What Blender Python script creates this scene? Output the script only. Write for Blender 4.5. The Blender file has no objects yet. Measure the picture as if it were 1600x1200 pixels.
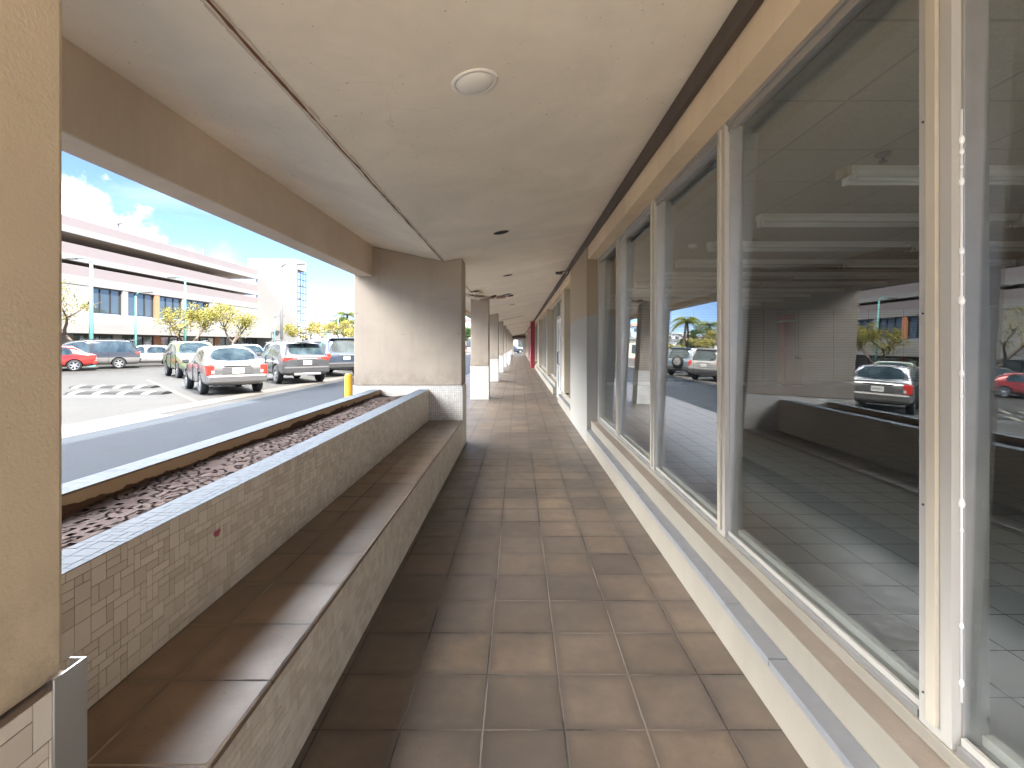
import bpy, bmesh, math, random
from mathutils import Vector, Matrix, noise as mnoise
R = math.radians
rnd = random.Random(7)
scene = bpy.context.scene
COL = scene.collection

# ------------------------------------------------------------------ helpers
def wloc(o):
    v = Vector((0, 0, 0))
    while o is not None:
        v += o.location
        o = o.parent
    return v

def tag(o, label=None, cat=None, group=None, kind=None):
    if label: o['label'] = label
    if cat: o['category'] = cat
    if group: o['group'] = group
    if kind: o['kind'] = kind
    return o

def empty(name, loc=(0, 0, 0), rz=0.0, label=None, cat=None, group=None):
    o = bpy.data.objects.new(name, None)
    o.empty_display_size = 0.2
    o.location = loc
    o.rotation_euler = (0, 0, rz)
    COL.objects.link(o)
    return tag(o, label, cat, group)

def copy_tree(o, parent=None):
    c = o.copy()
    COL.objects.link(c)
    c.parent = parent
    for ch in list(o.children):
        copy_tree(ch, c)
    return c

class MB:
    """collects faces, links them as ONE mesh object"""
    def __init__(s):
        s.v = []; s.f = []; s.m = []; s.sm = []
    def quad(s, a, b, c, d, mi=0, sm=False):
        n = len(s.v); s.v += [tuple(a), tuple(b), tuple(c), tuple(d)]
        s.f.append((n, n+1, n+2, n+3)); s.m.append(mi); s.sm.append(sm)
    def tri(s, a, b, c, mi=0, sm=False):
        n = len(s.v); s.v += [tuple(a), tuple(b), tuple(c)]
        s.f.append((n, n+1, n+2)); s.m.append(mi); s.sm.append(sm)
    def box(s, x0, x1, y0, y1, z0, z1, mi=0):
        n = len(s.v)
        s.v += [(x0,y0,z0),(x1,y0,z0),(x1,y1,z0),(x0,y1,z0),(x0,y0,z1),(x1,y0,z1),(x1,y1,z1),(x0,y1,z1)]
        for f in ((0,3,2,1),(4,5,6,7),(0,1,5,4),(1,2,6,5),(2,3,7,6),(3,0,4,7)):
            s.f.append(tuple(n+i for i in f)); s.m.append(mi); s.sm.append(False)
        return s
    def prism(s, prof, y0, y1, mi=0):
        """prof: (x,z) polygon, extruded along y"""
        n = len(s.v); k = len(prof)
        s.v += [(x, y0, z) for x, z in prof] + [(x, y1, z) for x, z in prof]
        for i in range(k):
            j = (i+1) % k
            s.f.append((n+i, n+j, n+k+j, n+k+i)); s.m.append(mi); s.sm.append(False)
        s.f.append(tuple(n+i for i in reversed(range(k)))); s.m.append(mi); s.sm.append(False)
        s.f.append(tuple(n+k+i for i in range(k))); s.m.append(mi); s.sm.append(False)
        return s
    def tube(s, pts, rads, seg=10, mi=0, cap=True):
        pts = [Vector(p) for p in pts]
        if not isinstance(rads, (list, tuple)): rads = [rads]*len(pts)
        base = len(s.v); up = Vector((0.13, 0.31, 0.94)).normalized()
        for i, p in enumerate(pts):
            d = (pts[min(i+1, len(pts)-1)] - pts[max(i-1, 0)]).normalized()
            if abs(d.dot(up)) > .98: u = d.cross(Vector((1, 0, 0))).normalized()
            else: u = d.cross(up).normalized()
            w = d.cross(u).normalized()
            for k in range(seg):
                a = 2*math.pi*k/seg
                s.v.append(tuple(p + (u*math.cos(a) + w*math.sin(a))*rads[i]))
        for i in range(len(pts)-1):
            for k in range(seg):
                k2 = (k+1) % seg
                s.f.append((base+i*seg+k, base+i*seg+k2, base+(i+1)*seg+k2, base+(i+1)*seg+k)); s.m.append(mi); s.sm.append(True)
        if cap:
            s.f.append(tuple(base+k for k in reversed(range(seg)))); s.m.append(mi); s.sm.append(False)
            e = base+(len(pts)-1)*seg
            s.f.append(tuple(e+k for k in range(seg))); s.m.append(mi); s.sm.append(False)
        return s
    def lathe(s, prof, c=(0,0,0), axis='z', seg=28, mi=0, sm=True):
        """prof: (r, h) along axis"""
        base = len(s.v); c = Vector(c)
        for r, h in prof:
            for k in range(seg):
                a = 2*math.pi*k/seg
                if axis == 'z': p = Vector((r*math.cos(a), r*math.sin(a), h))
                elif axis == 'y': p = Vector((r*math.cos(a), h, r*math.sin(a)))
                else: p = Vector((h, r*math.cos(a), r*math.sin(a)))
                s.v.append(tuple(c+p))
        for i in range(len(prof)-1):
            for k in range(seg):
                k2 = (k+1) % seg
                s.f.append((base+i*seg+k, base+i*seg+k2, base+(i+1)*seg+k2, base+(i+1)*seg+k)); s.m.append(mi); s.sm.append(sm)
        return s
    def build(s, name, mats, parent=None, bevel=0.0, label=None, cat=None, group=None, kind=None, world=True, fix=True):
        me = bpy.data.meshes.new(name)
        off = wloc(parent) if (parent is not None and world) else Vector((0, 0, 0))
        me.from_pydata([tuple(Vector(v)-off) for v in s.v], [], s.f)
        if not isinstance(mats, (list, tuple)): mats = [mats]
        for m in mats: me.materials.append(m)
        me.polygons.foreach_set('material_index', s.m)
        me.polygons.foreach_set('use_smooth', s.sm)
        if fix:
            bm = bmesh.new(); bm.from_mesh(me)
            bmesh.ops.recalc_face_normals(bm, faces=bm.faces)
            bm.to_mesh(me); bm.free()
        me.update()
        o = bpy.data.objects.new(name, me)
        COL.objects.link(o)
        o.parent = parent
        if bevel:
            b = o.modifiers.new('bevel', 'BEVEL'); b.width = bevel; b.segments = 2
            b.limit_method = 'ANGLE'; b.angle_limit = R(40)
        return tag(o, label, cat, group, kind)

def weld(o, d=.0001):
    bm = bmesh.new(); bm.from_mesh(o.data)
    bmesh.ops.remove_doubles(bm, verts=bm.verts, dist=d)
    bm.to_mesh(o.data); bm.free()

# ------------------------------------------------------------------ material DSL
class NB:
    def __init__(s, name):
        s.mat = bpy.data.materials.new(name); s.mat.use_nodes = True
        s.t = s.mat.node_tree; s.t.nodes.clear()
    def n(s, typ, **kw):
        nd = s.t.nodes.new(typ)
        for k, v in kw.items():
            if k.startswith('i_'):
                key = k[2:]
                sock = nd.inputs[int(key)] if key.isdigit() else nd.inputs[key.replace('_', ' ')]
                s.put(sock, v)
            else: setattr(nd, k, v)
        return nd
    def put(s, sock, v):
        if isinstance(v, bpy.types.NodeSocket): s.t.links.new(v, sock)
        elif v is not None:
            if isinstance(v, (tuple, list)) and len(v) == 3 and sock.type == 'RGBA': v = (*v, 1)
            sock.default_value = v
    def co(s): return s.n('ShaderNodeTexCoord').outputs['Object']
    def pos(s): return s.n('ShaderNodeNewGeometry').outputs['Position']
    def sep(s, v):
        nd = s.n('ShaderNodeSeparateXYZ', i_0=v); return nd.outputs[0], nd.outputs[1], nd.outputs[2]
    def comb(s, x, y, z): return s.n('ShaderNodeCombineXYZ', i_0=x, i_1=y, i_2=z).outputs[0]
    def math(s, op, a, b=0.0, c=0.0, clamp=False):
        nd = s.n('ShaderNodeMath', operation=op, i_0=a, i_1=b, i_2=c); nd.use_clamp = clamp
        return nd.outputs[0]
    def scale(s, v, k):
        if not isinstance(k, (tuple, list)): k = (k, k, k)
        return s.n('ShaderNodeVectorMath', operation='MULTIPLY', i_0=v, i_1=k).outputs[0]
    def noise(s, v, sc, det=4.0, rough=.55, dist=0.0):
        return s.n('ShaderNodeTexNoise', i_Vector=v, i_Scale=sc, i_Detail=det, i_Roughness=rough, i_Distortion=dist).outputs[0]
    def ramp(s, f, stops, interp='LINEAR'):
        nd = s.n('ShaderNodeValToRGB', i_0=f); cr = nd.color_ramp; cr.interpolation = interp
        while len(cr.elements) < len(stops): cr.elements.new(.5)
        for e, (p, c) in zip(cr.elements, stops):
            e.position = p
            if not isinstance(c, (tuple, list)): c = (c, c, c)
            e.color = (*c[:3], 1)
        return nd.outputs[0]
    def mix(s, f, a, b, mode='MIX'):
        nd = s.n('ShaderNodeMix', data_type='RGBA', blend_type=mode)
        s.put(nd.inputs[0], f); s.put(nd.inputs[6], a); s.put(nd.inputs[7], b)
        return nd.outputs[2]
    def bump(s, h, st=.3, d=.01, normal=None):
        return s.n('ShaderNodeBump', i_Strength=st, i_Distance=d, i_Height=h, i_Normal=normal).outputs[0]
    def white(s, v): return s.n('ShaderNodeTexWhiteNoise', i_Vector=v).outputs[0]
    def island(s): return s.n('ShaderNodeNewGeometry').outputs['Random Per Island']
    def bsdf(s, color, rough=.6, metal=0.0, normal=None, coat=0.0, spec=None, emis=None):
        b = s.n('ShaderNodeBsdfPrincipled')
        s.put(b.inputs['Base Color'], color); s.put(b.inputs['Roughness'], rough); s.put(b.inputs['Metallic'], metal)
        if normal is not None: s.put(b.inputs['Normal'], normal)
        if coat: b.inputs['Coat Weight'].default_value = coat; b.inputs['Coat Roughness'].default_value = .04
        if spec is not None: s.put(b.inputs['Specular IOR Level'], spec)
        s.out(b.outputs[0]); return s.mat
    def out(s, sh): s.t.links.new(sh, s.n('ShaderNodeOutputMaterial').inputs[0])

def lin(r, g, b):
    f = lambda c: ((c/255+.055)/1.055)**2.4 if c > 10 else c/255/12.92
    return (f(r), f(g), f(b))

def m_plain(name, c, rough=.6, metal=0.0, var=.12, vs=3.0, bump=0.0, bs=60.0, coat=0.0):
    b = NB(name); p = b.co()
    n = b.noise(p, vs, 6, .6)
    col = b.mix(b.math('MULTIPLY_ADD', n, 1.0, 0.0), tuple(x*(1-var) for x in c), tuple(min(1, x*(1+var)) for x in c))
    nm = b.bump(b.noise(p, bs, 3, .6), bump, .004) if bump else None
    return b.bsdf(col, rough, metal, nm, coat)

def m_paintwall(name, c, stain=(.10,.07,.045), rough=.75, grain=170.0, gst=.35, amt=.5, warm=None):
    """old painted plaster: blotches, faint streaks, roller grain"""
    b = NB(name); p = b.co()
    n1 = b.noise(p, 1.1, 6, .62, .6)
    n2 = b.noise(b.scale(p, (5.0, 5.0, .5)), 2.0, 5, .6)
    n3 = b.noise(p, 9.0, 8, .7)
    col = b.mix(b.ramp(n1, [(.3, 0), (.7, 1)]), tuple(x*.88 for x in c), tuple(min(1, x*1.07) for x in (warm or c)))
    col = b.mix(b.math('MULTIPLY', b.ramp(n2, [(.52, 0), (.75, 1)]), .22*amt), col, stain)
    col = b.mix(b.math('MULTIPLY', b.ramp(n3, [(.66, 0), (.74, 1)]), .35*amt), col, stain)
    if name.startswith('ceiling'):
        wp = b.n('ShaderNodeVectorMath', operation='ADD', i_0=p, i_1=b.scale(b.n('ShaderNodeTexNoise', i_Vector=p, i_Scale=2.5).outputs[1], .35)).outputs[0]
        ed = b.n('ShaderNodeTexVoronoi', feature='DISTANCE_TO_EDGE', i_Vector=b.scale(wp, .55)).outputs[0]
        ck = b.math('MULTIPLY', b.ramp(ed, [(.0010, .3), (.003, 0)]), b.ramp(b.noise(p, .8, 3), [(.5, 0), (.62, 1)]))
        col = b.mix(ck, col, (.25, .17, .11))
        col = b.mix(b.ramp(b.noise(p, 38, 2, .4), [(.735, 0), (.76, .5)]), col, (.22, .15, .10))
        pt = b.ramp(b.noise(b.scale(p, (.8, .5, .8)), .9, 2, .4, 1.2), [(.56, 0), (.575, .10)])
        col = b.mix(pt, col, (.78, .74, .66))
    if grain >= 150:
        zz = b.sep(b.pos())[2]
        lo = b.n('ShaderNodeMapRange', i_0=zz, i_1=1.12, i_2=.86).outputs[0]
        col = b.mix(b.math('MULTIPLY', lo, b.math('MULTIPLY', b.ramp(b.noise(p, 7, 6, .7), [(.38, 0), (.7, 1)]), .55)), col, tuple(x*.8 for x in stain))
        sc = b.ramp(b.noise(b.scale(p, (3, 3, 14)), 1.6, 3, .5), [(.70, 0), (.73, .35)])
        col = b.mix(sc, col, stain)
    nm = b.bump(b.noise(p, grain, 4, .7), gst, .004)
    return b.bsdf(col, rough, 0, nm)

M = {}
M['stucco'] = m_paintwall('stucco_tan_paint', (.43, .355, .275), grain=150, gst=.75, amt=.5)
M['stucco_near'] = m_paintwall('golden_stucco_paint', (.67, .535, .365), grain=150, gst=.4, amt=.5)  # same stucco, lightened and warmed; the light on the near column is in the colour
M['beam'] = m_paintwall('beam_tan_paint', (.70, .575, .44), grain=70, gst=.22, amt=.35)
M['ceiling'] = m_paintwall('ceiling_cream_paint', (.90, .815, .68), grain=40, gst=.10, amt=.14, stain=(.3, .2, .12))
M['lintel'] = m_paintwall('lintel_orange_tan', (.70, .55, .37), grain=60, gst=.2, amt=.5)
M['cream'] = m_paintwall('cream_wall_paint', (.275, .242, .188), grain=50, gst=.2, amt=.45)
M['pier_far'] = m_paintwall('peach_pier_paint', (.50, .42, .31), grain=50, gst=.2, amt=.4)
M['sill'] = m_paintwall('sill_worn_concrete', (.27, .215, .165), grain=90, gst=.5, amt=.8, stain=(.5, .43, .33))
M['upper'] = m_paintwall('upper_wall_paint', (.55, .47, .38), amt=.4)

def m_pier():
    b = NB('pier_two_tone_paint'); p = b.pos(); x, y, z = b.sep(p)
    e = b.math('MULTIPLY_ADD', b.noise(b.scale(p, (1, 1.5, .3)), 2.0, 2), .25, 1.72)
    f = b.math('GREATER_THAN', z, e)
    col = b.mix(f, (.32, .30, .26), (.34, .262, .175))
    col = b.mix(b.ramp(b.noise(b.scale(p, (4, 4, .6)), 1.8, 5), [(.5, 0), (.8, .3)]), col, (.4, .33, .25))
    return b.bsdf(col, .75, 0, b.bump(b.noise(p, 50, 4), .2, .004))
M['pier'] = m_pier()

def m_floor_tile(name, x0, y0, w, h, base, alt, dark, grout, rough=(.30, .62), dirt=1.0, gw=.0028, spec=.5, use_pos=True):
    b = NB(name); p = b.pos() if use_pos else b.co(); x, y, z = b.sep(p)
    u = b.math('DIVIDE', b.math('SUBTRACT', x, x0), w); v = b.math('DIVIDE', b.math('SUBTRACT', y, y0), h)
    iu = b.math('FLOOR', u); iv = b.math('FLOOR', v)
    fu = b.math('FRACT', u); fv = b.math('FRACT', v)
    wob = b.math('MULTIPLY', b.math('SUBTRACT', b.noise(p, 22, 3), .5), .006)
    du = b.math('MULTIPLY', b.math('MINIMUM', fu, b.math('SUBTRACT', 1.0, fu)), w)
    dv = b.math('MULTIPLY', b.math('MINIMUM', fv, b.math('SUBTRACT', 1.0, fv)), h)
    d = b.math('ADD', b.math('MINIMUM', du, dv), wob)
    gm = b.n('ShaderNodeMapRange', interpolation_type='SMOOTHSTEP', i_0=d, i_1=gw*.55, i_2=gw*1.5).outputs[0]
    edge = b.n('ShaderNodeMapRange', interpolation_type='SMOOTHSTEP', i_0=d, i_1=gw, i_2=.05).outputs[0]
    tid = b.comb(iu, iv, 3.7)
    r1 = b.white(tid); r2 = b.white(b.comb(iv, iu, 9.1))
    ns = b.n('ShaderNodeVectorMath', operation='ADD', i_0=p, i_1=b.scale(tid, (3.13, 7.7, 1.0))).outputs[0]
    big = b.noise(p, 1.0, 4, .55, 0.0); med = b.noise(ns, 6.5, 6, .62, 0.0); fine = b.noise(p, 120, 3, .7)
    col = b.mix(r1, base, alt)
    col = b.mix(b.ramp(med, [(.32, 0), (.66, 1)]), b.mix(.6*dirt, col, dark), col)
    col = b.mix(b.math('MULTIPLY', b.ramp(big, [(.42, 0), (.60, 1)]), .72*dirt), col, dark)
    col = b.mix(b.math('MULTIPLY', b.ramp(r2, [(.40, 0), (1, 1)]), .5*dirt), col, dark)
    wear = b.math('MULTIPLY', b.ramp(b.noise(ns, 2.4, 5, .6, 0.0), [(.40, 0), (.72, 1)]), .35*dirt)
    col = b.mix(wear, col, b.mix(.5, col, (.125, .115, .11)))
    col = b.mix(b.math('MULTIPLY', b.math('SUBTRACT', 1.0, edge), .45*dirt), col, tuple(c*.7 for c in dark))
    col = b.mix(b.math('MULTIPLY', b.ramp(b.noise(p, 62, 3, .6), [(.655, 0), (.70, 1)]), .6*dirt), col, tuple(c*.28 for c in base))
    col = b.mix(b.ramp(fine, [(.3, .3), (.7, 0)]), col, tuple(c*.5 for c in base))
    gcol = b.mix(b.ramp(b.noise(p, 1.6, 4), [(.42, 0), (.6, 1)]), grout, tuple(c*.14 for c in grout))
    col = b.mix(gm, gcol, col)
    ro = b.math('MULTIPLY_ADD', b.ramp(b.noise(p, 2.3, 6, .7), [(.3, 0), (.7, 1)]), rough[1]-rough[0], rough[0])
    ro = b.math('ADD', ro, b.math('MULTIPLY', b.math('SUBTRACT', 1.0, gm), .3), clamp=True)
    hgt = b.math('ADD', gm, b.math('MULTIPLY', b.noise(ns, 14, 5, .6), .35))
    nm = b.bump(hgt, .35, .003)
    return b.bsdf(col, ro, 0, nm, spec=spec)

TX, TY, TW = -.4385, 1.816, .3048
M['walk'] = m_floor_tile('brown_quarry_tiles', TX, TY, TW, TW, (.235, .165, .105), (.165, .124, .093), (.068, .055, .047), (.15, .115, .086), (.31, .52), 1.0, .0034)
M['bench_top'] = m_floor_tile('bench_brown_tiles', -1.076, 1.515, TW, TW, (.34, .225, .135), (.26, .168, .10), (.12, .085, .064), (.36, .28, .21), (.31, .52), .8, spec=.5)
M['shop_floor'] = m_floor_tile('grey_shop_tiles', 1.704, 1.982, .2945, TW, (.40, .405, .40), (.385, .39, .385), (.30, .305, .30), (.035, .033, .03), (.31, .42), .18, .0032)

def m_mosaic():
    b = NB('white_mosaic_tile'); r = b.island(); p = b.co()
    col = b.ramp(r, [(0, (.61, .525, .42)), (.5, (.70, .615, .505)), (1, (.77, .69, .585))])
    col = b.mix(b.ramp(b.noise(p, 2.2, 6, .65), [(.45, 0), (.8, .25)]), col, (.42, .32, .22))
    return b.bsdf(col, b.math('MULTIPLY_ADD', b.noise(p, 5, 4), .3, .31), 0, b.bump(b.noise(p, 18, 2), .08, .004))
M['mosaic'] = m_mosaic()
M['mosaic_top'] = m_plain('weathered_ledge_tile', (.105, .126, .152), .75, 0, .14, 6)  # same mosaic tile; its sky-lit tone is darkened and blued in the colour
M['grout'] = m_plain('mosaic_grout', (.23, .175, .13), .9, 0, .35, 6, .3, 200)

def m_smallgrid():
    b = NB('white_square_mosaic'); p = b.co(); x, y, z = b.sep(p)
    w = .0285
    # horizontal coordinate: x+y works on axis-aligned vertical faces
    u = b.math('DIVIDE', b.math('ADD', x, y), w); v = b.math('DIVIDE', z, w)
    fu = b.math('FRACT', u); fv = b.math('FRACT', v)
    d = b.math('MINIMUM', b.math('MINIMUM', fu, b.math('SUBTRACT', 1.0, fu)), b.math('MINIMUM', fv, b.math('SUBTRACT', 1.0, fv)))
    g = b.n('ShaderNodeMapRange', i_0=d, i_1=.03, i_2=.09).outputs[0]
    r = b.white(b.comb(b.math('FLOOR', u), b.math('FLOOR', v), 1.0))
    col = b.ramp(r, [(0, (.58, .55, .5)), (1, (.72, .69, .63))])
    col = b.mix(b.ramp(b.noise(p, 3, 5), [(.5, 0), (.8, .4)]), col, (.4, .33, .26))
    col = b.mix(g, (.34, .29, .24), col)
    return b.bsdf(col, .32, 0, b.bump(g, .3, .002))
M['smallgrid'] = m_smallgrid()

def m_soil():
    b = NB('red_brown_soil'); p = b.co()
    n = b.noise(p, 12, 6, .6); f = b.noise(p, 70, 3, .6)
    col = b.ramp(n, [(.30, (.042, .022, .016)), (.5, (.056, .029, .021)), (.70, (.074, .041, .030))])
    col = b.mix(b.ramp(f, [(.64, 0), (.7, .9)]), col, (.085, .058, .046))
    return b.bsdf(col, .95, 0, b.bump(b.math('ADD', n, b.math('MULTIPLY', f, 1.2)), .25, .004))
M['soil'] = m_soil()

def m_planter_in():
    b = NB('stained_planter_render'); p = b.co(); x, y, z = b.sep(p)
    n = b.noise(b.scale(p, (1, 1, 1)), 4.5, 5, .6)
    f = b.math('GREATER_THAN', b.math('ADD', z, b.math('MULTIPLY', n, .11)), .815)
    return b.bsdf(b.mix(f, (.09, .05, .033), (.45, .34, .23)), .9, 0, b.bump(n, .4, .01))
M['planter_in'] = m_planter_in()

def m_asphalt(name, c, patch, crack=True):
    b = NB(name); p = b.pos()
    big = b.noise(p, .22, 6, .6, .6); med = b.noise(b.scale(p, (1.0, .35, 1)), 1.3, 6, .65); fine = b.noise(p, 160, 3, .7)
    col = b.mix(b.ramp(big, [(.35, 0), (.68, 1)]), tuple(x*.82 for x in c), tuple(x*1.12 for x in c))
    col = b.mix(b.ramp(med, [(.56, 0), (.72, .55)]), col, patch)
    col = b.mix(b.ramp(fine, [(.35, .5), (.65, 0)]), col, tuple(x*.6 for x in c))
    if crack:
        vd = b.n('ShaderNodeTexVoronoi', feature='DISTANCE_TO_EDGE', i_Vector=b.scale(b.n('ShaderNodeVectorMath', operation='ADD', i_0=p, i_1=b.scale(b.n('ShaderNodeTexNoise', i_Vector=p, i_Scale=1.5).outputs[1], .8)).outputs[0], .21)).outputs[0]
        col = b.mix(b.ramp(vd, [(.002, .7), (.006, 0)]), col, tuple(x*.35 for x in c))
    return b.bsdf(col, .88, 0, b.bump(fine, .5, .006), spec=.3)
M['lot'] = m_asphalt('worn_sunlit_asphalt', (.064, .062, .058), (.043, .042, .041))
M['drive'] = m_asphalt('dark_driveway_asphalt', (.034, .043, .056), (.058, .064, .072))  # blue of the skylit shade is mixed into the asphalt colour
M['concrete'] = m_plain('gutter_concrete', (.115, .106, .094), .9, 0, .3, 1.5, .4, 90)
M['yellow_line'] = m_plain('faded_yellow_paint', (.10, .085, .058), .85, 0, .35, 8)
M['oil'] = m_plain('damp_asphalt_patch', (.034, .033, .032), .8, 0, .25, 2)
M['alu'] = m_plain('dull_aluminium', (.44, .43, .415), .42, .75, .15, 12, .05, 30)
M['alu_paint'] = m_paintwall('off_white_frame_paint', (.44, .41, .355), rough=.45, grain=30, gst=.06, amt=.45, stain=(.38, .30, .22))
M['bead'] = m_paintwall('cream_bead_paint', (.50, .435, .33), rough=.5, grain=30, gst=.06, amt=.5, stain=(.38, .28, .18))
M['cap'] = m_plain('blue_grey_cap_strip', (.27, .27, .275), .5, .3, .25, 9, .2, 40)
M['trim'] = m_paintwall('dark_weathered_trim', (.075, .056, .045), rough=.6, grain=60, gst=.4, amt=1.0, stain=(.16, .085, .05))
M['steel'] = m_plain('galvanised_corner_guard', (.46, .47, .47), .38, .85, .12, 8, .04, 30)
M['white_metal'] = m_plain('white_enamel', (.84, .83, .79), .35, 0, .06, 5)
M['reflector'] = m_plain('white_satin_reflector', (.80, .77, .71), .4, 0, .03, 5)
M['tube'] = m_plain('lamp_tube_glass', (.78, .78, .76), .2, 0, .02, 5)
M['black'] = m_plain('black_hole', (.012, .011, .010), .8, 0, .2, 5)
M['dark_metal'] = m_plain('dark_bronze_metal', (.10, .095, .09), .45, .6, .15, 6)
M['grey_metal'] = m_plain('grey_painted_metal', (.22, .22, .225), .5, .3, .1, 6)
M['teal'] = m_plain('teal_painted_steel', (.17, .43, .40), .5, .1, .1, 3)
M['yellow'] = m_plain('yellow_bollard_paint', (.72, .40, .025), .45, 0, .12, 6, .05, 30)
M['rust'] = m_plain('rusty_stain', (.20, .085, .05), .8, 0, .4, 6)
M['peel'] = m_plain('peeling_paint_flake', (.62, .54, .44), .8, 0, .15, 10)
M['red_paint'] = m_plain('dark_red_paint', (.30, .022, .03), .5, 0, .15, 3)
M['red_in'] = m_plain('interior_red_paint', (.36, .03, .03), .6, 0, .12, 3)
M['inner_wall'] = m_plain('interior_grey_wall', (.68, .67, .63), .8, 0, .06, 2)
M['bin_white'] = m_plain('white_plastic', (.78, .78, .78), .4, 0, .04, 4)

def m_ceiling_tile():
    b = NB('acoustic_ceiling_tiles'); p = b.pos(); x, y, z = b.sep(p)
    fu = b.math('FRACT', b.math('DIVIDE', b.math('SUBTRACT', x, 2.26), .61)); fv = b.math('FRACT', b.math('DIVIDE', b.math('SUBTRACT', y, 3.06), .61))
    d = b.math('MULTIPLY', b.math('MINIMUM', b.math('MINIMUM', fu, b.math('SUBTRACT', 1.0, fu)), b.math('MINIMUM', fv, b.math('SUBTRACT', 1.0, fv))), .61)
    g = b.n('ShaderNodeMapRange', i_0=d, i_1=.006, i_2=.010).outputs[0]
    col = b.ramp(b.noise(p, 60, 6, .75), [(.3, (.45, .43, .385)), (.7, (.60, .575, .52))])
    col = b.mix(b.ramp(b.noise(p, .7, 5), [(.5, 0), (.8, .25)]), col, (.42, .37, .30))
    col = b.mix(g, (.41, .39, .35), col)
    return b.bsdf(col, .9, 0, b.bump(b.math('ADD', b.noise(p, 60, 6, .75), b.math('MULTIPLY', g, -.6)), .6, .008))
M['ceil_tile'] = m_ceiling_tile()

def m_slat():
    b = NB('slatwall_panel'); p = b.pos(); x, y, z = b.sep(p)
    f = b.math('FRACT', b.math('DIVIDE', z, .088)); g = b.math('GREATER_THAN', f, .10)
    fx = b.math('FRACT', b.math('DIVIDE', x, 1.22)); gx = b.math('GREATER_THAN', fx, .012)
    g = b.math('MINIMUM', g, gx)
    return b.bsdf(b.mix(g, (.06, .06, .058), (.40, .395, .375)), .6, 0, b.bump(g, .6, .01))
M['slat'] = m_slat()

def m_glass():
    b = NB('shop_window_glass')
    geo = b.n('ShaderNodeNewGeometry')
    dt = b.math('ABSOLUTE', b.n('ShaderNodeVectorMath', operation='DOT_PRODUCT', i_0=geo.outputs['Normal'], i_1=geo.outputs['Incoming']).outputs['Value'])
    k = b.math('POWER', b.math('SUBTRACT', 1.0, dt), 5.0)
    f = b.math('MULTIPLY_ADD', k, .92, .08)
    dirt = b.math('MULTIPLY', b.ramp(b.noise(b.pos(), 2.2, 7, .7), [(.45, 0), (.8, 1)]), .010)
    tr = b.n('ShaderNodeBsdfTransparent', i_0=(.90, .925, .92)).outputs[0]
    gl = b.n('ShaderNodeBsdfGlossy', i_0=(1, 1, 1)); gl.inputs['Roughness'].default_value = 0.0
    m1 = b.n('ShaderNodeMixShader', i_0=f, i_1=tr, i_2=gl.outputs[0]).outputs[0]
    df = b.n('ShaderNodeBsdfDiffuse', i_0=(.6, .58, .55)).outputs[0]
    b.out(b.n('ShaderNodeMixShader', i_0=dirt, i_1=m1, i_2=df).outputs[0])
    return b.mat
M['glass'] = m_glass()
M['dark_glass'] = m_plain('dark_door_glass', (.05, .055, .06), .05, 0, .1, 2, coat=1.0)

def m_car(name, c, metal=.35, rough=.32):
    b = NB(name); p = b.co()
    x, y, z = b.sep(p)
    dust = b.math('MULTIPLY', b.n('ShaderNodeMapRange', i_0=z, i_1=.75, i_2=.2).outputs[0], b.math('MULTIPLY_ADD', b.noise(p, 4, 5), .5, .05), clamp=True)
    col = b.mix(b.math('MULTIPLY', dust, .45), c, (.30, .27, .23))
    return b.bsdf(col, rough, metal, b.bump(b.noise(p, 2.0, 2), .02, .02), coat=.8)
M['tyre'] = m_plain('tyre_rubber', (.022, .022, .023), .8, 0, .3, 8)
M['rim'] = m_plain('alloy_rim', (.58, .58, .59), .3, .8, .1, 8)
M['well'] = m_plain('wheel_well_black', (.012, .012, .012), .9, 0, .2, 5)
M['plastic'] = m_plain('black_car_plastic', (.045, .046, .05), .55, 0, .15, 8)
def m_carglass():
    b = NB('car_window_glass'); p = b.co()
    col = b.ramp(b.noise(b.scale(p, (1, 1, .6)), 2.5, 3), [(.35, (.018, .03, .036)), (.7, (.07, .10, .11))])
    return b.bsdf(col, .04, 0, None, coat=1.0, spec=.8)
M['car_glass'] = m_carglass()
M['tail'] = m_plain('red_lamp_lens', (.62, .035, .025), .18, 0, .1, 20, coat=.6)
M['lens'] = m_plain('clear_lamp_lens', (.72, .72, .72), .15, .2, .1, 20, coat=.8)
M['plate'] = m_plain('white_licence_plate', (.72, .71, .68), .5, 0, .05, 9)
M['plate_band'] = m_plain('plate_grey_characters', (.20, .22, .28), .5, 0, .3, 60)

# ------------------------------------------------------------------ camera and light
F, VX, VY, H = 762.0, 810.0, 538.0, 1.436
cam_d = bpy.data.cameras.new('camera'); cam = bpy.data.objects.new('camera', cam_d)
COL.objects.link(cam)
cam.location = (0, 0, H); cam.rotation_euler = (R(90), 0, 0)
cam_d.sensor_width = 36; cam_d.lens = 36*F/1600
cam_d.shift_x = (800-VX)/1600; cam_d.shift_y = -(600-VY)/1600
cam_d.clip_start = .05; cam_d.clip_end = 3000
scene.camera = cam

SUN_EL, SUN_A = 57.0, 40.0
lh = Vector((-math.cos(R(SUN_A)), math.sin(R(SUN_A)), 0))*math.cos(R(SUN_EL)) + Vector((0, 0, -math.sin(R(SUN_EL))))
sd = bpy.data.lights.new('sun', 'SUN'); sun = bpy.data.objects.new('sun', sd); COL.objects.link(sun)
sd.energy = 2.0; sd.angle = R(.55); sd.color = (1.0, .95, .87)
sun.rotation_euler = lh.to_track_quat('-Z', 'Y').to_euler()
sun.location = (30, -30, 60)

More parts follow.
